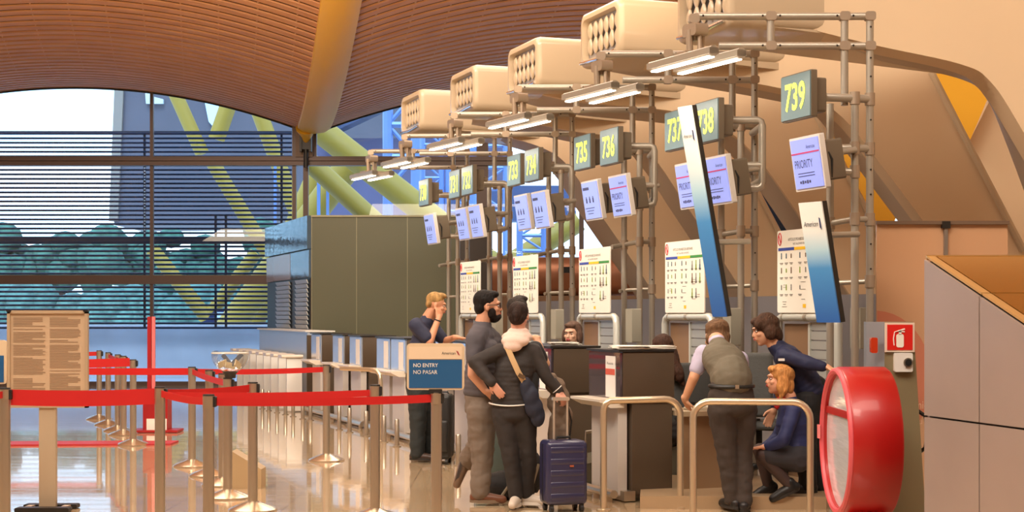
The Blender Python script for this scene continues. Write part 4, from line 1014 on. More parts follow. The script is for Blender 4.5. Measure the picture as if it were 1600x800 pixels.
o.prism([(max(x0_+.01, min(-.02, ccx-.2+rr*1.15*math.cos(k_*2*math.pi/n_))), .006, ccz+rr*1.4*math.sin(k_*2*math.pi/n_)) for k_ in range(n_)], (0, .003, 0)); o.build('pink_disc', mat('disc_pink', (204, 128, 100), .25, coat=.5), pt, smooth=False)
o = MB(); o.tube([(.33+.11*math.cos(k_*2*math.pi/24), .004, zt_-.62+.11*math.sin(k_*2*math.pi/24)) for k_ in range(24)], .004, 4, closed=True)
for k_ in range(6): a = k_*math.pi/3; o.cyl((.33, .004, zt_-.62), (.33+.11*math.cos(a), .004, zt_-.62+.11*math.sin(a)), .003, 4)
o.build('faint_emblem', mat('emblem', (176, 130, 98), .4), pt)
text('Comienza', 'partition_text', mat('emblem2', (222, 180, 146), .4), pt, (-.2, .004, .75), .3, .07); text('aquí tu viaje', 'partition_text', MATS['emblem2'], pt, (-.22, .004, .6), .34, .07)
# metal clad booth
bt = empty('metal_booth', (2.565, 9.5, 0)); tag(bt, 'grey bronze metal clad booth with sloping gold top at the right edge', 'booth')
fx, fy = .30, -1.25   # run of the front face toward the camera
mtl = mat('bronze_sheet', (176, 160, 152), .38, .5, var=.05, vscale=1.5, bump=.04, bscale=3)
gold = mat('gold_top', (196, 150, 76), .16, .85)
z0_, z1_ = 1.884, 1.41
def fz(t_): return z0_+(z1_-z0_)*t_
BW = 2.2
def run(t_, z): return Vector((fx*t_, fy*t_, z))
zs = [0, .905]
mb = MB()
body = [run(0, 0), run(1.15, 0), run(1.15, fz(1.15)-.02), run(0, fz(0)-.02)]
MB().prism([p_+Vector((.02, 0, 0)) for p_ in body], (BW, 0, 0)).build('booth_body', mat('booth_core', (60, 52, 46), .6), bt, smooth=False)
for (a, b_) in ((0, .495), (.505, 1.15)):
    MB().prism([run(a, .02), run(b_, .02), run(b_, .90-.0), run(a, .90)], (-.015, 0, 0)).build('side_panel', mtl, bt, smooth=False)
    MB().prism([run(a, .912), run(b_, .912), run(b_, fz(b_)-.01), run(a, fz(a)-.01)], (-.015, 0, 0)).build('side_panel', mtl, bt, smooth=False)
    MB().prism([run(a, fz(a)), run(b_, fz(b_)), run(b_, fz(b_))+Vector((.05, 0, 0)), run(a, fz(a))+Vector((.05, 0, 0))], (0, 0, .012)).build('top_edge', mat('gold_edge', (214, 172, 110), .35, .6), bt, smooth=False)
    MB().prism([run(a, fz(a))+Vector((.06, 0, 0)), run(b_, fz(b_))+Vector((.06, 0, 0)), run(b_, fz(b_))+Vector((BW, 0, 0)), run(a, fz(a))+Vector((BW, 0, 0))], (0, 0, .012)).build('top_sheet', gold, bt, smooth=False)
MB().box((BW/2, .012, z0_+.003), (BW, .02, .03)).build('ridge', mat('gold_edge', (0, 0, 0)), bt, smooth=False)
# ================= LUGGAGE =================
def rbox(mb, c, s, r=.03, n=3):   # box rounded in every edge
    x, y, z = [k/2 for k in s]; vs = []; fs = []
    lv = []
    for i in range(n+1): a = math.pi/2*(1-i/n); lv.append((-z+r-r*math.sin(a), r*math.cos(a)-r))
    lv += [(-a, b_) for a, b_ in reversed(lv)]
    m_ = 4*(n+1)
    for (zz, ins) in lv:
        hx, hy = x+ins, y+ins
        for (sx_, sy_, a0) in ((1, 1, 0), (-1, 1, 90), (-1, -1, 180), (1, -1, 270)):
            for k_ in range(n+1):
                a = math.radians(a0+90*k_/n); rr = max(r+ins, .002)
                vs.append(Vector(c)+Vector((sx_*(x-r)+rr*math.cos(a), sy_*(y-r)+rr*math.sin(a), zz)))
    for i in range(len(lv)-1): fs += [(i*m_+k_, i*m_+(k_+1) % m_, (i+1)*m_+(k_+1) % m_, (i+1)*m_+k_) for k_ in range(m_)]
    fs += [tuple(range(m_-1, -1, -1)), tuple(range((len(lv)-1)*m_, len(lv)*m_))]
    mb.add(vs, fs); return mb
def suitcase(loc, rz, w_, dp_, h, m_, label, handle=.0, ribs=True, soft=False):
    r = empty('suitcase', loc, rz); tag(r, label, 'suitcase')
    o = MB(); rbox(o, (0, 0, .055+h/2), (w_, dp_, h), .04); o.build('shell', m_, r, ang=50)
    o = MB()
    if ribs:
        for k_ in range(5):
            rbox(o, (0, -.004, .055+h*(.14+.18*k_)), (w_*.86, dp_, h*.12), .018)
        o.build('ridges', m_, r, ang=50)
    if soft:
        o = MB(); rbox(o, (0, -dp_/2-.01, .055+h*.36), (w_*.8, .06, h*.5), .03); o.build('pocket', m_, r)
    MB().box((0, .0, .055+h/2), (w_+.006, .012, h-.06)).build('zip', black, r, smooth=False)
    for sx_ in (-1, 1):
        for sy_ in (-1, 1):
            c_ = (sx_*(w_/2-.045), sy_*(dp_/2-.035), .027)
            o = MB(); o.cyl((c_[0]-.014, c_[1], .027), (c_[0]+.014, c_[1], .027), .027, 14); o.box((c_[0], c_[1], .055), (.03, .03, .03)); o.build('wheel', black, r)
    if handle:
        o = MB(); 
        for sx_ in (-.055, .055): o.cyl((sx_, dp_/2-.05, h), (sx_, dp_/2-.05, h+handle), .0095, 8)
        o.box((0, dp_/2-.05, h+handle+.01), (.14, .03, .028), bev=.01); o.build('telescopic_handle', mat('handle_alu', (214, 200, 184), .3, .6), r)
    o = MB(); o.tube([(-.06, 0, .05+h), (-.05, 0, .075+h), (.05, 0, .075+h), (.06, 0, .05+h)], .009, 8); o.build('grip', black, r)
    return r
navyc = mat('case_navy', (44, 44, 76), .32, coat=.3)
sc1 = suitcase(Vector(fl(880, 12.0)), math.radians(16), .335, .235, .50, navyc, 'navy hard shell cabin suitcase with raised handle', handle=.36)
o = MB(); o.box((.03, -.125, .36), (.03, .008, .014)); o.build('badge', mat('badge_copper', (190, 110, 80), .3, .6), sc1, smooth=False)
suitcase(Vector(fl(692, 15.8)), -.1, .20, .3, .66, black, 'black soft upright suitcase beside the blond man', soft=True, ribs=False)
suitcase(Vector(fl(768, 13.6)), .1, .30, .25, .50, mat('case_teal', (92, 104, 98), .4), 'grey green suitcase half hidden between the standing legs', ribs=False)
bp_ = empty('backpack', Vector(fl(800, 12.75))); tag(bp_, 'black backpack with pale straps lying on the floor behind the sneakers', 'backpack')
o = MB()
for c_, r_ in (((-.05, 0, .12), (.2, .14, .12)), ((.1, .02, .16), (.14, .12, .15)), ((.2, 0, .22), (.05, .08, .17))): o.ell(c_, r_)
o.build('bag_body', mat('pack_black', (34, 33, 35), .7, bump=.3, bscale=20), bp_)
o = MB()
for x in (-.02, .1, .17): o.tube([(x-.08, -.13, .02), (x, -.15, .14), (x+.05, -.1, .3)], .012, 6)
o.build('strap', mat('strap_pale', (150, 140, 120), .7), bp_)

VS = 1.15
# ================= PEOPLE =================
def blob(mb, name, m_, parent, vox=.009, it=3, disp=0):
    me = mb.mesh(name); t_ = bpy.data.objects.new('tmp', me); sc.collection.objects.link(t_)
    md = t_.modifiers.new('r', 'REMESH'); md.mode = 'VOXEL'; md.voxel_size = vox*VS; md.use_smooth_shade = True
    if it: ms = t_.modifiers.new('s', 'SMOOTH'); ms.factor = .5; ms.iterations = it
    dg = bpy.context.evaluated_depsgraph_get(); dg.update()
    m2 = bpy.data.meshes.new_from_object(t_.evaluated_get(dg)); m2.name = name
    bpy.data.objects.remove(t_); bpy.data.meshes.remove(me)
    m2.materials.clear(); m2.materials.append(m_)
    if disp:
        from mathutils import noise
        for v in m2.vertices:
            p_ = v.co; n_ = noise.noise(Vector((p_.x*9, p_.y*9, p_.z*14)))+.5*noise.noise(Vector((p_.x*22, p_.y*22, p_.z*30)))
            v.co = p_+v.normal*(n_*disp)
    m2.polygons.foreach_set('use_smooth', [True]*len(m2.polygons))
    o = bpy.data.objects.new(name, m2); sc.collection.objects.link(o); o.parent = parent; return o
def basis(f, u):   # columns: right(x), forward(y), up(z)
    f = Vector(f).normalized(); u = Vector(u); u = (u-f*u.dot(f)).normalized(); r_ = f.cross(u)
    return Matrix((r_, f, u)).transposed()
class Fig:
    def __init__(s, px, d, label, skin=(206, 152, 122), feet=None, rz=0):
        s.d = d; p_ = Vector(fl(px, d)); p_.z = feet or 0
        s.root = empty('person', p_); tag(s.root, label, 'person'); s.body = MB()
        s.skin = mat('skin_%d_%d' % (skin[0], skin[1]), skin, .5, bump=.04, bscale=60); s.px = px
    def J(s, px, py, off=0): return W(px, py, s.d+off)-s.root.location if not isinstance(px, Vector) else px
    def head(s, px, py, off, f, up=(0, 0, 1), neck=None, k=1.0, female=False, eyes=True, lipc=(170, 84, 76), browc=(50, 34, 26)):
        c = s.J(px, py, off); B = basis(f, up); s.hc = c; s.hB = B; s.hk = k
        def L(x, y_, z): return c+B@Vector((x, y_, z))*k
        s.L = L
        e = lambda p_, r_: s.body.ell(L(*p_), tuple(q*k for q in r_), B, 18, 12)
        e((0, -.012, .028), (.074, .092, .086)); e((0, .028, -.035), (.058, .066, .072)); e((0, .058, -.088), (.026, .026, .022)); e((0, .035, -.075), (.045, .045, .03))
        e((0, .078, .03), (.048, .02, .014)); e((-.036, .066, -.018), (.022, .022, .02)); e((.036, .066, -.018), (.022, .022, .02))
        s.body.cap(L(0, .086, .012), L(0, .104, -.021), .008*k, .0115*k, 10); s.body.cap(L(-.010, .094, -.026), L(.010, .094, -.026), .008*k, .008*k, 8)
        e((0, .088, -.05), (.024, .014, .014))
        for sx_ in (-1, 1):
            s.body.ell(L(sx_*.077, -.006, -.006), (.009*k, .017*k, .031*k), B, 12, 8)
        if neck is not None: s.body.cap(L(0, -.02, -.05), neck, .055*k, .062*k)
        if eyes:
            o = MB(); i_ = MB(); bw_ = MB(); lp_ = MB()
            for sx_ in (-1, 1):
                o.ell(L(sx_*.031, .079, .008), (.0125*k, .009*k, .0055*k), B, 12, 8); i_.ell(L(sx_*.031, .0865, .008), (.006*k, .004*k, .006*k), B, 10, 6)
                bw_.cap(L(sx_*.016, .097, .030), L(sx_*.046, .083, .031), .0035*k, .003*k, 6)
            lp_.ell(L(0, .1, -.045), (.022*k, .008*k, .005*k), B, 12, 6); lp_.ell(L(0, .099, -.054), (.019*k, .008*k, .006*k), B, 12, 6)
            o.build('eyes', mat('eye_white', (220, 212, 204), .3), s.root); i_.build('iris', mat('iris', (50, 34, 24), .3), s.root)
            bw_.build('eyebrows', mat('brow_%d' % browc[0], browc, .8), s.root); lp_.build('lips', mat('lips_%d' % lipc[0], lipc, .45), s.root)
    def hair(s, parts, col, name='hair', vox=.008, strands=0, disp=.004, mm_=None):
        o = MB()
        for p_ in parts:
            if len(p_) == 2: o.ell(s.L(*p_[0]), tuple(q*s.hk for q in p_[1]), s.hB, 16, 10)
            else: o.cap(s.L(*p_[0]), s.L(*p_[1]), p_[2]*s.hk, p_[3]*s.hk, 10)
        m_ = mm_ or mat('hair_%d_%d_%d' % col, tuple(int(q*.82) for q in col), .65, bump=.7, bscale=90, var=.35, vscale=35, stretch=(1, 1, .25), spec=.25)
        return blob(o, name, m_, s.root, vox, 2, disp)
    def torso(s, mb, P, C, N, left, ws, ds, k=1.0):
        if mb is s.body: k *= .84
        U = (C-P).normalized(); n_ = 9; left = Vector(left).normalized()
        for i in range(n_+1):
            t_ = i/n_; c = P.lerp(C, min(1, t_*1.0)); q = t_*(len(ws)-1); a = min(int(q), len(ws)-2); fr_ = q-a
            w_ = ws[a]*(1-fr_)+ws[a+1]*fr_; d_ = ds[a]*(1-fr_)+ds[a+1]*fr_
            r_ = left; f = r_.cross(U).normalized()
            M = Matrix((r_, f, U)).transposed()
            mb.ell(c, (w_*k, d_*k, .075), M, 20, 8)
        mb.cap(C+U*.0, C.lerp(N, .75), ds[-1]*.85*k, .07*k)
    def hand(s, w_, dr_, pn, side=1, curl=20, k=1.0, thumb_out=.6, mb=None):
        mb = mb or s.body; dr_ = Vector(dr_).normalized(); pn = Vector(pn); pn = (pn-dr_*pn.dot(dr_)).normalized(); la = dr_.cross(pn)*side
        mb.cap(w_-dr_*.02, w_+dr_*.02, .026*k, .027*k)
        for t_ in (-.026, -.009, .009, .026): mb.cap(w_+la*t_*.8*k+dr_*.02, w_+la*t_*k+dr_*.088*k, .0145*k, .0115*k, 10)
        for i, (t_, ln) in enumerate(((-.030, .062), (-.010, .074), (.010, .08), (.030, .07))):
            p_ = w_+la*t_*k+dr_*.088*k; a = math.radians(curl*.6)
            for j, f_ in enumerate((.45, .32, .23)):
                dd_ = dr_*math.cos(a)+pn*math.sin(a)+la*t_*1.2; q = p_+dd_*ln*f_*k
                mb.cap(p_, q, (.0093-.0007*j)*k, (.0087-.0009*j)*k, 9); p_ = q; a += math.radians(curl)
        b_ = w_+la*.028*k+dr_*.022*k; m_ = b_+(dr_*.75+la*thumb_out+pn*.25).normalized()*.042*k; e_ = m_+(dr_+la*.15+pn*.25).normalized()*.032*k
        mb.cap(b_, m_, .0145*k, .011*k, 9); mb.cap(m_, e_, .0105*k, .009*k, 9)
    def arm(s, S, E, H, k=1.0): s.body.cap(S, E, .046*k, .038*k); s.body.cap(E, H, .038*k, .026*k)
    def leg(s, A, K, B_, k=1.0): s.body.cap(A, K, .075*k, .052*k); s.body.cap(K, B_, .052*k, .036*k)
    def shoe(s, ankle, f, L_=.27, h=.075, col=(60, 40, 30), sole=(40, 34, 30), name='shoe', up=(0, 0, 1)):
        f = Vector(f).normalized(); u = Vector(up).normalized(); B = basis(f, u); z0 = ankle-u*.075
        o = MB(); o.cap(z0+f*-.045+u*.045, z0+f*.06+u*.042, .042, .044); o.cap(z0+f*.06+u*.04, z0+f*(L_-.085)+u*.028, .044, .034); o.cap(z0+f*-.03+u*.05, ankle+u*.02, .042, .045)
        sh = blob(o, name, mat('shoe_%d_%d' % col[:2], col, .45), s.root, .008, 2)
        so = MB(); so.v = []; pts = []
        r_ = f.cross(u)
        for k_ in range(20):
            a = 2*math.pi*k_/20; pts.append(z0+f*(L_/2-.085+L_/2*math.cos(a))+r_*(.047*math.sin(a)*(1-.1*math.cos(a)))+u*.003)
        so.prism(pts, u*.024); so.build('sole', mat('sole_%d' % sole[0], sole, .6), sh, ang=40)
        return sh
    def finish(s, vox=.0055, it=2): blob(s.body, 'body', s.skin, s.root, vox, it)

# --- 1 man in grey T-shirt
g = Fig(755, 12.45, 'bearded person in grey T-shirt and glasses, hand resting at the hip'); J = g.J
gl_f = Vector((.985, .12, 0)); gL = Vector((-.12, .985, 0))
P, C, N = J(755, 630), J(756, 542), J(753, 509)
g.head(762, 479, 0, (.99, .08, -.03), neck=N, k=1.06, browc=(30, 22, 18))
g.torso(g.body, P, C, N, gL, [.15, .14, .16], [.11, .1, .11])
SR, ER, HR = J(742, 531, -.17), J(739, 585, -.23), J(757, 609, -.22)
SL, EL, HL = J(770, 530, .17), J(782, 590, .2), J(800, 600, .1)
g.arm(SR, ER, HR, 1.15); g.arm(SL, EL, HL, 1.15); g.hand(HR, (.6, .05, -.6), (.5, .3, .2), 1, 28, 1.05); g.hand(HL, (.9, 0, 0), (0, 0, -1), 1, 20)
A1, K1, B1 = J(752, 645, -.09), J(754, 708, -.09), J(750, 771, -.10); A2, K2, B2 = J(756, 645, .1), J(748, 695, .22), J(731, 722, .38)
g.leg(A1, K1, B1); g.leg(A2, K2, B2)
o = MB(); g.torso(o, J(755, 612), C, N, gL, [.20, .205, .20, .17], [.165, .165, .145, .12]); o.cap(C, SR, .10, .075); o.cap(C, SL, .1, .075)
o.cap(SR, SR.lerp(ER, .52), .078, .07); o.cap(SL, SL.lerp(EL, .55), .078, .068); o.cap(J(752, 522), J(754, 510), .11, .076); o.cap(J(752, 518), SR, .085, .078); o.cap(J(752, 518), SL, .085, .075)
blob(o, 't_shirt', mat('tee_grey', (82, 78, 84), .8, bump=.3, bscale=14), g.root, .009, 3, .005)
o = MB(); g.torso(o, J(753, 640), J(754, 618), J(754, 616), gL, [.17, .172], [.145, .145])
for a, k_, b_ in ((A1, K1, B1), (A2, K2, B2)): o.cap(a, k_, .125, .094); o.cap(k_, b_+Vector((0, 0, .02)), .09, .082)
blob(o, 'trousers', mat('trouser_taupe', (112, 98, 86), .85, bump=.4, bscale=12), g.root, .009, 3, .010)
g.shoe(B1, (.97, -.1, 0), col=(104, 60, 36), sole=(120, 100, 80)); g.shoe(B2+Vector((0, 0, -.02)), (-.25, -.1, -.95), col=(110, 86, 66), sole=(70, 60, 54), up=(.9, .1, -.25))
g.hair([((0, -.025, .05), (.084, .092, .082)), ((0, .035, .095), (.062, .05, .03)), ((0, -.055, -.01), (.074, .05, .06))], (30, 24, 22))
g.hair([((0, .05, -.085), (.05, .05, .04)), ((-.05, .03, -.05), (.02, .035, .045)), ((.05, .03, -.05), (.02, .035, .045)), ((0, .085, -.075), (.032, .026, .026)), ((0, .1, -.036), (.025, .008, .007))], (34, 24, 20), 'beard', disp=.002)
o = MB()
for s_ in (-1, 1):
    o.tube([g.L(s_*.033+.024*math.cos(k_*math.pi/6), .097, .008+.018*math.sin(k_*math.pi/6)) for k_ in range(12)], .0028, 6, closed=True)
    o.cyl(g.L(s_*.056, .096, .014), g.L(s_*.086, -.01, .012), .0028, 6)
o.cyl(g.L(-.01, .1, .012), g.L(.01, .1, .012), .003, 6); o.build('glasses', black, g.root); g.finish()

# --- 2 woman in dark jacket seen from behind
g = Fig(806, 12.15, 'person seen from behind in dark jacket with white hood and beige bag strap', (214, 158, 136)); J = g.J
gL = Vector((-.985, .15, 0)); P, C, N = J(801, 640), J(806, 557), J(809, 524)
g.head(811, 494, 0, (.25, .96, -.06), neck=N, k=.96, browc=(60, 40, 30))
g.torso(g.body, P, C, N, gL, [.14, .11, .14], [.1, .09, .1])
SL, EL, HL = J(781, 549, .0), J(742, 566, -.05), J(768, 597, -.13); SR, ER, HR = J(834, 549, 0), J(853, 588, -.03), J(873, 611, -.02)
g.arm(SL, EL, HL, .9); g.arm(SR, ER, HR, .9); g.hand(HL, (.55, -.1, -.75), (.2, .9, .2), -1, 12, .92); g.hand(HR, (.35, -.3, -.6), (-.4, .6, 0), -1, 48, .92)
A1, K1, B1 = J(789, 650), J(798, 715, -.02), J(806, 776); A2, K2, B2 = J(817, 650), J(826, 715, .02), J(822, 774, .08)
g.leg(A1, K1, B1, .9); g.leg(A2, K2, B2, .9)
jk = mat('jacket_charcoal', (46, 40, 38), .75, bump=.3, bscale=14)
o = MB(); g.torso(o, J(799, 622), C, N, gL, [.172, .15, .16, .165, .14], [.125, .115, .12, .12, .09]); o.cap(C+Vector((0, 0, .03)), SL, .08, .064); o.cap(C+Vector((0, 0, .03)), SR, .08, .064)
o.cap(SL, EL, .066, .056); o.cap(EL, HL, .055, .042); o.cap(SR, ER, .066, .052); o.cap(ER, HR, .052, .04)
blob(o, 'jacket', jk, g.root, .009, 3, .006)
o = MB(); R_y, R_x = .132, .178; c_ = J(799, 631)
o.tube([c_+gL*R_x*math.cos(k_*math.pi/16)+Vector((.15, .985, 0))*R_y*math.sin(k_*math.pi/16)+Vector((0, 0, .008*math.cos(k_*math.pi/8))) for k_ in range(32)], .006, 6, closed=True)
o.tube([HR.lerp(ER, .12)+(HR-ER).normalized().cross(Vector((0, 1, 0)))*.042*math.cos(k_*math.pi/8)+Vector((0, 1, 0))*.042*math.sin(k_*math.pi/8) for k_ in range(16)], .004, 6, closed=True)
o.build('white_piping', white, g.root)
o = MB()
o.ell(J(808, 527, -.02), (.125, .10, .055)); o.ell(J(805, 533, -.085), (.115, .06, .05)); o.ell(J(801, 541, -.11), (.075, .04, .045)); o.ell(J(810, 518, .0), (.085, .085, .04))
blob(o, 'hood', mat('hood_white', (222, 196, 182), .8, bump=.3, bscale=20), g.root, .008, 3, .003)
tr = mat('trouser_black', (42, 36, 34), .8, bump=.3, bscale=14)
o = MB(); g.torso(o, J(801, 648), J(801, 628), J(801, 626), gL, [.172, .165], [.13, .125])
for a, k_, b_ in ((A1, K1, B1), (A2, K2, B2)): o.cap(a, k_, .105, .07); o.cap(k_, b_+Vector((0, 0, .01)), .07, .056)
blob(o, 'trousers', tr, g.root, .009, 3, .006)
for b_, f in ((B1, (-.1, -.6, 0)), (B2, (.9, -.3, 0))): g.shoe(b_, f, .25, col=(206, 192, 176), sole=(226, 218, 206))
g.hair([((0, -.02, .035), (.085, .1, .09)), ((0, -.06, -.01), (.075, .055, .07)), ((0, -.085, .03), (.05, .035, .05)), ((0, -.12, -.0), (.034, .03, .045)), ((0, -.125, -.04), (.024, .022, .03))], (52, 34, 28))
o = MB(); st = [J(792, 541, -.13), J(800, 560, -.155), J(810, 582, -.16), J(821, 600, -.15), J(828, 612, -.1)]
vs = []
for p_ in st: u_ = Vector((.75, 0, .35)).normalized()*.022; vs += [p_-u_, p_+u_, p_+u_+Vector((0, .008, 0)), p_-u_+Vector((0, .008, 0))]
fs = []
for i in range(len(st)-1): k4 = i*4; fs += [(k4+j, k4+(j+1) % 4, k4+4+(j+1) % 4, k4+4+j) for j in range(4)]
fs += [(0, 1, 2, 3), (19, 18, 17, 16)]; o.add(vs, fs)
g.finish()
sb = empty('shoulder_bag', J(835, 630)+g.root.location); tag(sb, 'navy shoulder bag on a wide beige strap at the jacket wearer', 'bag')
oo = o.build('bag_strap', mat('strap_beige', (196, 164, 120), .8), None); oo.location = g.root.location-sb.location; oo.parent = sb
o = MB(); z0 = sb.location
for p_ in ((822, 606, -.12, .05), (830, 620, -.13, .065), (834, 636, -.12, .075), (840, 650, -.1, .06), (826, 612, -.1, .06)): o.ell(W(p_[0], p_[1], 12.15+p_[2])-z0, (p_[3], .05, .09))
blob(o, 'bag_body', mat('bag_navy', (30, 34, 52), .75, bump=.3, bscale=18), sb, .009, 4, .004)
o = MB(); bk = W(815, 588, 12.15-.168)-z0; o.box(bk, (.055, .008, .03), rot=(0, .5, 0)); o.build('buckle', mat('buckle', (90, 70, 50), .4), sb, smooth=False)
ct = empty('folded_coat', W(872, 640, 12.2)); tag(ct, 'taupe coat draped over the suitcase handle and arm', 'coat'); z0 = ct.location
o = MB()
for p_ in ((862, 598, .05, .05), (872, 606, .05, .06), (880, 622, .05, .05), (876, 640, .06, .07), (872, 660, .06, .075), (880, 675, .05, .05), (866, 676, .06, .06), (886, 650, .05, .04), (866, 630, .06, .06)): o.ell(W(p_[0], p_[1], 12.15+p_[2])-z0, (p_[3], .045, .085))
blob(o, 'coat_cloth', mat('coat_taupe', (116, 98, 82), .85, bump=.4, bscale=14), ct, .009, 3, .012)
o = MB(); o.tube([W(x, y, 12.15+.0)-z0 for x, y in ((856, 590), (868, 592), (878, 606), (886, 630), (893, 658), (890, 684))], .008, 6); o.build('coat_edge', black, ct)

# --- 3 man behind her
g = Fig(812, 13.05, 'short dark haired person mostly hidden behind the hooded jacket wearer', (208, 160, 126)); J = g.J
gL = Vector((-.95, .3, 0)); P, C, N = J(812, 640), J(813, 562), J(812, 528)
g.head(809, 487, 0, (.3, .95, 0), neck=N, k=1.05, eyes=False)
g.torso(g.body, P, C, N, gL, [.15, .14, .16], [.11, .1, .11])
SL, EL, HL = J(788, 545, .05), J(786, 580, .1), J(800, 590, .2); SR, ER, HR = J(836, 545, 0), J(852, 568, .1), J(838, 528, .25)
g.arm(SL, EL, HL); g.arm(SR, ER, HR, 1.1); g.hand(HR, (-.5, .4, .1), (0, 0, -1), 1, 20); g.hand(HL, (.2, .5, 0), (0, 0, -1), 1, 20)
A1, K1, B1 = J(800, 650), J(800, 705), J(800, 755); A2, K2, B2 = J(822, 650), J(824, 705), J(824, 755); g.leg(A1, K1, B1); g.leg(A2, K2, B2)
o = MB(); g.torso(o, J(812, 622), C, N, gL, [.17, .17, .18, .16], [.13, .12, .12, .1]); o.cap(C, SL, .08, .07); o.cap(C, SR, .08, .07); o.cap(SL, SL.lerp(EL, .6), .07, .06); o.cap(SR, SR.lerp(ER, .6), .07, .06)
blob(o, 'shirt', mat('shirt_black', (36, 36, 38), .8), g.root, .01, 3, .004)
o = MB(); o.cap(P, P+Vector((0, 0, .04)), .16, .16)
for a, k_, b_ in ((A1, K1, B1), (A2, K2, B2)): o.cap(a, k_, .1, .075); o.cap(k_, b_, .075, .065)
blob(o, 'trousers', mat('jeans_dark', (44, 50, 56), .85), g.root, .01, 3, .004)
g.shoe(B1, (.2, .9, 0)); g.shoe(B2, (.3, .9, 0))
g.hair([((0, -.02, .045), (.085, .098, .082)), ((0, -.06, -.005), (.074, .05, .06)), ((.02, .02, .105), (.06, .06, .03))], (50, 42, 36), disp=.007); g.finish(.007)

# --- 4 blond man in navy shirt
g = Fig(658, 16.05, 'blond person in navy short sleeved shirt with hand raised to the face', (204, 144, 110)); J = g.J
gL = Vector((-.25, .97, 0)); P, C, N = J(658, 600), J(662, 522), J(668, 498)
g.head(681, 477, 0, (.97, .1, -.2), up=(.15, 0, 1), neck=N, k=1.06, browc=(160, 120, 80))
g.torso(g.body, P, C, N, gL, [.15, .14, .16], [.11, .1, .11])
SR, ER, HR = J(650, 508, -.17), J(671, 534, -.22), J(685, 498, -.12); SL, EL, HL = J(674, 510, .17), J(694, 533, .15), J(712, 527, .0)
g.arm(SR, ER, HR, 1.15); g.arm(SL, EL, HL, 1.1); g.hand(HR, (.0, .25, .9), (-.6, .7, 0), -1, 60, 1.0); g.hand(HL, (.95, .1, -.1), (0, 0, -1), 1, 16)
A1, K1, B1 = J(652, 608, -.08), J(653, 660, -.08), J(652, 708, -.08); A2, K2, B2 = J(662, 608, .08), J(664, 660, .08), J(666, 706, .1); g.leg(A1, K1, B1); g.leg(A2, K2, B2)
nv = mat('shirt_navy', (38, 42, 66), .75, bump=.25, bscale=14)
o = MB(); g.torso(o, J(657, 588), C, N, gL, [.185, .185, .2, .17], [.15, .15, .15, .11]); o.cap(C, SR, .1, .078); o.cap(C, SL, .1, .078); o.cap(SR, SR.lerp(ER, .75), .08, .07); o.cap(SL, SL.lerp(EL, .8), .08, .066); o.cap(N-Vector((.01, 0, .03)), N+Vector((0, 0, .0)), .085, .07)
blob(o, 'shirt', nv, g.root, .01, 3, .006)
o = MB(); o.cap(P-Vector((.0, 0, .04)), P+Vector((0, 0, .06)), .165, .165)
for a, k_, b_ in ((A1, K1, B1), (A2, K2, B2)): o.cap(a, k_, .115, .088); o.cap(k_, b_, .088, .078)
blob(o, 'jeans', mat('jeans_black', (40, 44, 44), .85, bump=.3, bscale=14), g.root, .01, 3, .008)
g.shoe(B1, (.9, -.2, 0)); g.shoe(B2, (.95, 0, 0))
g.hair([((0, -.022, .055), (.08, .09, .076)), ((0, .04, .105), (.06, .05, .028)), ((0, -.06, .005), (.07, .045, .05))], (206, 160, 98), disp=.006)
o = MB(); a_ = (HR-ER).normalized(); o.tube([HR-a_*.02+a_.cross(Vector((0, 1, 0)))*.033*math.cos(k_*math.pi/8)+Vector((0, 1, 0))*.033*math.sin(k_*math.pi/8) for k_ in range(16)], .008, 6, closed=True); o.build('wristwatch', black, g.root)
g.finish(.006)

# --- 5 staff woman behind second desk
g = Fig(896, 15.2, 'person with grey brown bob looking over the second desk', (214, 168, 140)); J = g.J
gL = Vector((.86, -.5, 0)); P, C, N = J(902, 640), J(900, 574), J(897, 545)
g.head(894, 522, 0, (-.45, -.88, -.05), neck=N, k=1.0, browc=(80, 56, 46), lipc=(176, 70, 70))
g.torso(g.body, P, C, N, gL, [.14, .11, .14], [.1, .09, .1])
for s_ in (-1, 1):
    S = C+gL.normalized()*.17*s_+Vector((0, 0, .0)); E = S+Vector((0, 0, -.26)); H = E+Vector((-.18, -.15, .02)); g.arm(S, E, H, .9); g.hand(H, (-.7, -.6, 0), (0, 0, -1), s_, 20, .9)
    A = P+gL.normalized()*.09*s_; K = A+Vector((-.25, -.35, .02)); B_ = K+Vector((0, 0, -.40)); g.leg(A, K, B_, .9)
o = MB(); g.torso(o, P, C, N, gL, [.17, .14, .165, .15], [.13, .11, .115, .09])
for s_ in (-1, 1): S = C+gL.normalized()*.16*s_; E = C+gL.normalized()*.18*s_+Vector((0, 0, -.26)); o.cap(C, S, .07, .062); o.cap(S, E, .062, .055); o.cap(E, E+Vector((-.15, -.13, .02)), .054, .042); A = P+gL.normalized()*.09*s_; K = A+Vector((-.25, -.35, .02)); o.cap(A, K, .1, .07); o.cap(K, K+Vector((0, 0, -.38)), .068, .05)
blob(o, 'uniform', mat('uniform_navy', (28, 30, 48), .8), g.root, .01, 3, .004)
g.hair([((0, -.03, .045), (.09, .098, .085)), ((0, .05, .088), (.06, .04, .026)), ((-.078, -.01, -.03), (.03, .05, .08)), ((.082, -.02, -.03), (.034, .06, .085)), ((0, -.08, -.04), (.08, .05, .08))], (112, 84, 68)); g.finish(.006)

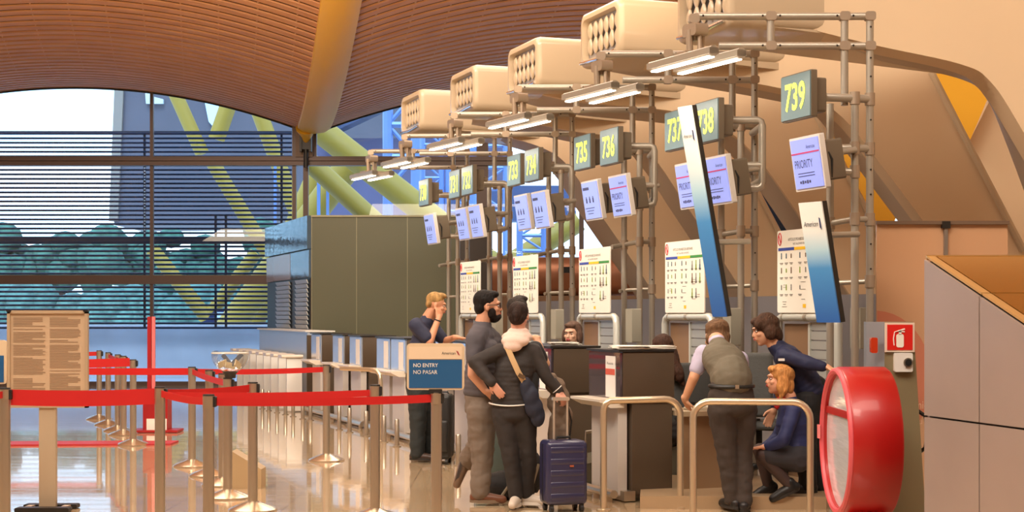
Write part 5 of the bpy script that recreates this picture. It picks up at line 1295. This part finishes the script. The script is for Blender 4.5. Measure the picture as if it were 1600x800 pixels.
# --- 6 long haired woman at nearest desk
g = Fig(1040, 13.8, 'seated person with long brown hair behind the nearest desk', (206, 156, 126)); J = g.J
gL = Vector((-.95, -.3, 0)); P, C, N = J(1052, 680), J(1046, 596), J(1041, 570)
g.head(1034, 545, 0, (-.45, .85, -.15), neck=N, k=1.02, eyes=False)
g.torso(g.body, P, C, N, gL, [.14, .12, .15], [.1, .09, .1])
dk = mat('top_black', (38, 34, 34), .8)
o = MB(); g.torso(o, P, C, N, gL, [.17, .15, .17, .16], [.13, .12, .12, .1])
for s_ in (-1, 1):
    S = C+gL.normalized()*.16*s_; E = S+Vector((.02, .05, -.26)); H = E+Vector((.2*(-s_), -.2, .03)) if s_ < 0 else E+Vector((-.1, -.25, .05))
    g.arm(S, E, H, .9); g.hand(H, (.3, -.8, 0), (0, 0, -1), s_, 22, .9); o.cap(C, S, .08, .066); o.cap(S, E, .066, .056); o.cap(E, E.lerp(H, .85), .055, .042)
    A = P+gL.normalized()*.09*s_; K = A+Vector((-.2, .38, .02)); g.leg(A, K, K+Vector((0, 0, -.38)), .9); o.cap(A, K, .1, .07); o.cap(K, K+Vector((0, 0, -.36)), .068, .05)
blob(o, 'dark_clothes', dk, g.root, .01, 3, .005)
g.hair([((0, -.02, .045), (.09, .105, .09)), ((0, -.075, -.03), (.09, .05, .1)), ((.02, -.085, -.05), (.05, -.16, -.26), .075, .05), ((-.03, -.085, -.05), (-.02, -.14, -.24), .07, .045), ((.07, -.05, -.03), (.09, -.1, -.22), .045, .035), ((.05, -.12, -.2), (.09, -.15, -.34), .05, .02)], (74, 44, 30), disp=.008); g.finish(.007)

# --- 7 attendant in vest bending over
g = Fig(1145, 11.95, 'person in olive vest and lilac shirt bending over the work counter', (210, 156, 122)); J = g.J
gL = Vector((-.97, -.2, 0)); P, C, N = J(1143, 622), J(1127, 552, .22), J(1120, 532, .34)
g.head(1119, 527, .44, (-.3, .85, -.35), up=(0, .3, 1), neck=N, k=1.12, eyes=False)
g.torso(g.body, P, C, N, gL, [.14, .13, .15], [.1, .1, .1])
SL, EL, HL = J(1097, 554, .24), J(1084, 590, .2), J(1070, 624, .28); SR, ER, HR = J(1156, 562, .28), J(1160, 595, .42), J(1130, 622, .5)
g.arm(SL, EL, HL, 1.1); g.arm(SR, ER, HR, 1.1); g.hand(HL, (.25, .35, -.55), (.5, .2, .3), 1, 30); g.hand(HR, (-.6, .3, -.1), (0, 0, -1), 1, 20)
A1, K1, B1 = J(1128, 640, -.02), J(1135, 705, -.02), J(1145, 780, 0); A2, K2, B2 = J(1160, 640, .04), J(1160, 705, .04), J(1163, 784, -.03); g.leg(A1, K1, B1); g.leg(A2, K2, B2)
o = MB(); g.torso(o, J(1143, 590, .03), C, N, gL, [.17, .165, .18, .18, .16], [.13, .12, .13, .13, .1]); o.cap(C, SL, .1, .066); o.cap(C, SR, .1, .066); o.cap(C, C.lerp(N, .45), .11, .085); o.cap(J(1143, 596, 0), J(1141, 585, .05), .165, .16)
blob(o, 'vest', mat('vest_olive', (98, 90, 74), .8, bump=.3, bscale=14), g.root, .009, 3, .006)
o = MB(); o.cap(SL+Vector((.01, 0, .01)), SL.lerp(EL, .62), .071, .062); o.cap(SR, SR.lerp(ER, .62), .071, .062); o.cap(N-Vector((0, .02, .01)), N+Vector((0, .02, .01)), .068, .062)
blob(o, 'shirt', mat('shirt_lilac', (182, 176, 200), .7, bump=.3, bscale=14), g.root, .008, 3, .004)
o = MB(); g.torso(o, J(1143, 640), J(1143, 602), J(1143, 600), gL, [.185, .19, .172], [.15, .15, .13])
for a, k_, b_ in ((A1, K1, B1), (A2, K2, B2)): o.cap(a, k_, .118, .084); o.cap(k_, b_, .082, .066)
blob(o, 'trousers', mat('trouser_brown', (58, 48, 42), .82, bump=.35, bscale=12), g.root, .009, 3, .009)
o = MB(); c_ = J(1143, 603, 0)
o.tube([c_+gL*.172*math.cos(k_*math.pi/16)+Vector((-.2, .97, 0))*.150*math.sin(k_*math.pi/16)+Vector((0, 0, .0)) for k_ in range(32)], .017, 8, closed=True); o.build('belt', black, g.root)
o = MB(); o.box(c_+Vector((.02, -.16, 0)), (.03, .01, .03)); o.build('belt_clip', steel, g.root, smooth=False)
g.shoe(B1, (-.5, -.3, 0) if 0 else (-.35, .9, 0), col=(26, 24, 24)); g.shoe(B2, (.2, .95, 0), col=(27, 24, 24))
g.hair([((0, -.025, .045), (.088, .1, .086)), ((0, -.06, -.02), (.08, .055, .07)), ((-.06, -.02, -.02), (.03, .05, .05)), ((.06, -.02, -.02), (.03, .05, .05)), ((0, .03, .1), (.06, .06, .026)), ((0, -.075, -.06), (.07, .045, .05))], (128, 92, 62), disp=.008); g.finish(.006)

# --- 8 staff in navy leaning
g = Fig(1266, 12.42, 'dark haired person in navy uniform leaning forward above the crouching one', (210, 156, 124), feet=.1); J = g.J
gL = Vector((.1, -.99, 0)); P, C, N = J(1266, 612), J(1228, 555), J(1212, 540)
g.head(1196, 516, 0, (-.95, -.12, -.22), up=(-.25, 0, 1), neck=N, k=1.06, browc=(50, 34, 26))
g.torso(g.body, P, C, N, gL, [.14, .12, .15], [.1, .09, .1])
SL, EL, HL = J(1226, 556, -.17), J(1264, 568, -.26), J(1290, 573, -.3); SR, ER, HR = J(1228, 560, .17), J(1222, 610, .2), J(1210, 640, .15)
g.arm(SL, EL, HL); g.arm(SR, ER, HR); g.hand(HL, (.9, -.3, -.3), (0, 0, -1), -1, 24, .95); g.hand(HR, (-.4, 0, -.8), (0, -1, 0), 1, 20)
A1, K1, B1 = J(1264, 625, -.08), J(1260, 690, -.08), J(1262, 756, -.08); A2, K2, B2 = J(1270, 625, .1), J(1270, 690, .1), J(1276, 755, .1); g.leg(A1, K1, B1); g.leg(A2, K2, B2)
un = mat('uniform_blue', (26, 32, 66), .7, bump=.25, bscale=14)
o = MB(); g.torso(o, P+Vector((0, 0, .0)), C, N, gL, [.17, .165, .18, .17], [.14, .135, .13, .105]); o.cap(C, SL, .09, .07); o.cap(C, SR, .09, .07); o.cap(SL, EL, .07, .058); o.cap(EL, EL.lerp(HL, .8), .057, .044); o.cap(SR, ER, .07, .056); o.cap(ER, ER.lerp(HR, .8), .055, .044); o.cap(C, N, .09, .07)
blob(o, 'blouse', un, g.root, .009, 3, .006)
o = MB(); o.cap(P-Vector((0, 0, .06)), P+Vector((0, 0, .0)), .16, .155)
for a, k_, b_ in ((A1, K1, B1), (A2, K2, B2)): o.cap(a, k_, .11, .085); o.cap(k_, b_, .085, .075)
blob(o, 'trousers', mat('trouser_jet', (24, 22, 24), .8), g.root, .009, 3, .006)
g.shoe(B1, (-.9, -.2, 0), col=(24, 22, 22)); g.shoe(B2, (-.9, .1, 0), col=(24, 22, 22))
o = MB(); o.box(J(1221, 562, -.27), (.05, .006, .02)); o.build('name_badge', white, g.root, smooth=False)
g.hair([((0, -.02, .045), (.088, .104, .088)), ((0, .055, .085), (.06, .045, .03)), ((0, -.075, -.04), (.08, .05, .08)), ((-.07, -.02, -.02), (.03, .055, .06)), ((.07, -.02, -.02), (.03, .055, .06)), ((-.05, .06, .055), (.025, .03, .035))], (84, 56, 38), disp=.008); g.finish(.006)

# --- 9 crouching blonde
g = Fig(1236, 12.2, 'crouching person with orange blonde bob and navy jacket, looking left', (220, 160, 128), feet=.1); J = g.J
gL = Vector((.08, -.99, 0)); P, C, N = J(1240, 702), J(1236, 642), J(1232, 620)
g.head(1218, 594, 0, (-.99, -.08, .06), neck=N, k=1.0, browc=(150, 100, 60), lipc=(180, 70, 60))
g.torso(g.body, P, C, N, gL, [.14, .11, .14], [.1, .09, .1])
SL, EL, HL = J(1240, 642, -.16), J(1224, 688, -.22), J(1198, 698, -.15); SR, ER, HR = J(1234, 645, .16), J(1214, 685, .2), J(1194, 700, .05)
g.arm(SL, EL, HL, .9); g.arm(SR, ER, HR, .9); g.hand(HL, (-.9, .2, -.1), (0, 0, -1), -1, 20, .92); g.hand(HR, (-.9, -.2, 0), (0, 0, -1), 1, 20, .92)
A1, K1, B1 = J(1246, 715, -.09), J(1192, 712, -.12), J(1234, 758, -.12); A2, K2, B2 = J(1244, 715, .09), J(1188, 704, .12), J(1200, 758, .14); g.leg(A1, K1, B1, .95); g.leg(A2, K2, B2, .95)
o = MB(); g.torso(o, P, C, N, gL, [.17, .145, .165, .155], [.14, .125, .13, .1]); o.cap(C, SL, .08, .062); o.cap(C, SR, .08, .062); o.cap(SL, EL, .062, .054); o.cap(EL, EL.lerp(HL, .85), .053, .042); o.cap(SR, ER, .062, .054); o.cap(ER, ER.lerp(HR, .85), .053, .042); o.cap(C, N-Vector((0, 0, .02)), .09, .066)
blob(o, 'jacket', mat('jacket_royal', (34, 42, 88), .7, bump=.25, bscale=14), g.root, .009, 3, .006)
o = MB(); o.cap(P-Vector((0, 0, .04)), A1, .15, .12); o.cap(P, A2, .15, .12); o.cap(A1, A1.lerp(K1, .8), .115, .085); o.cap(A2, A2.lerp(K2, .8), .115, .085)
blob(o, 'skirt', mat('skirt_grey', (50, 48, 54), .8, bump=.2, bscale=14), g.root, .009, 3, .005)
o = MB()
for a, k_, b_ in ((A1, K1, B1), (A2, K2, B2)): o.cap(a.lerp(k_, .5), k_, .075, .062); o.cap(k_, b_, .058, .042)
blob(o, 'tights', mat('tights', (66, 48, 44), .6), g.root, .008, 3)
for b_ in (B1, B2): g.shoe(b_, (-.8, 0, -.35), .23, col=(22, 20, 20))
o = MB(); o.ell(J(1221, 624, -.03), (.04, .05, .03)); o.ell(J(1214, 632, -.05), (.025, .03, .04)); blob(o, 'red_scarf', mat('scarf_red', (190, 30, 34), .7), g.root, .007, 2)
g.hair([((0, -.02, .045), (.088, .102, .086)), ((0, .055, .082), (.062, .045, .03)), ((-.076, -.01, -.04), (.028, .055, .085)), ((.076, -.01, -.04), (.028, .055, .085)), ((0, -.075, -.05), (.08, .045, .09)), ((-.072, -.02, -.08), (-.07, .0, -.13), .035, .02), ((.07, -.03, -.08), (.07, -.01, -.13), .035, .02)], (238, 164, 92), disp=.007); g.finish(.006)

# ================= OFFICE CHAIRS =================
def office_chair(px, d, z, label, rz=0):
    p_ = Vector(fl(px, d)); r = empty('office_chair', (p_.x, p_.y, z), rz); tag(r, label, 'chair'); cm = mat('chair_fabric', (74, 74, 72), .85, bump=.2, bscale=40)
    o = MB(); rbox(o, (0, 0, .46), (.46, .44, .08), .035); o.build('seat', cm, r, ang=60)
    o = MB(); rbox(o, (0, .22, .82), (.42, .07, .56), .034)
    o.build('backrest', cm, r, ang=60); o = MB()
    for k_ in range(6): o.tube([(-.19, .183, .62+.08*k_), (0, .175, .62+.08*k_), (.19, .183, .62+.08*k_)], .01, 6)
    o.build('stitched_ribs', mat('chair_rib', (58, 58, 56), .85), r)
    o = MB(); o.cyl((0, 0, .08), (0, 0, .43), .028); o.box((0, .16, .5), (.06, .22, .03)); o.box((0, .27, .62), (.06, .03, .26)); o.build('gas_stem', black, r)
    o = MB()
    for k_ in range(5): a = k_*2*math.pi/5+.3; o.cap((0, 0, .09), (.29*math.cos(a), .29*math.sin(a), .07), .028, .018, 8)
    o.build('star_base', black, r)
    for k_ in range(5):
        a = k_*2*math.pi/5+.3; o = MB(); o.cyl((.29*math.cos(a)-.02, .29*math.sin(a), .028), (.29*math.cos(a)+.02, .29*math.sin(a), .028), .028, 12); o.build('castor', black, r)
    for s_ in (-1, 1): o = MB(); o.tube([(s_*.24, .02, .44), (s_*.27, .0, .5), (s_*.27, 0, .64)], .014, 8); rbox(o, (s_*.27, 0, .66), (.06, .26, .03), .012); o.build('armrest', black, r)
office_chair(1186, 13.6, .1, 'grey office chair between the bending and the leaning attendants', math.radians(150))
office_chair(1060, 13.98, .0, 'grey office chair behind the long haired person', math.radians(200))
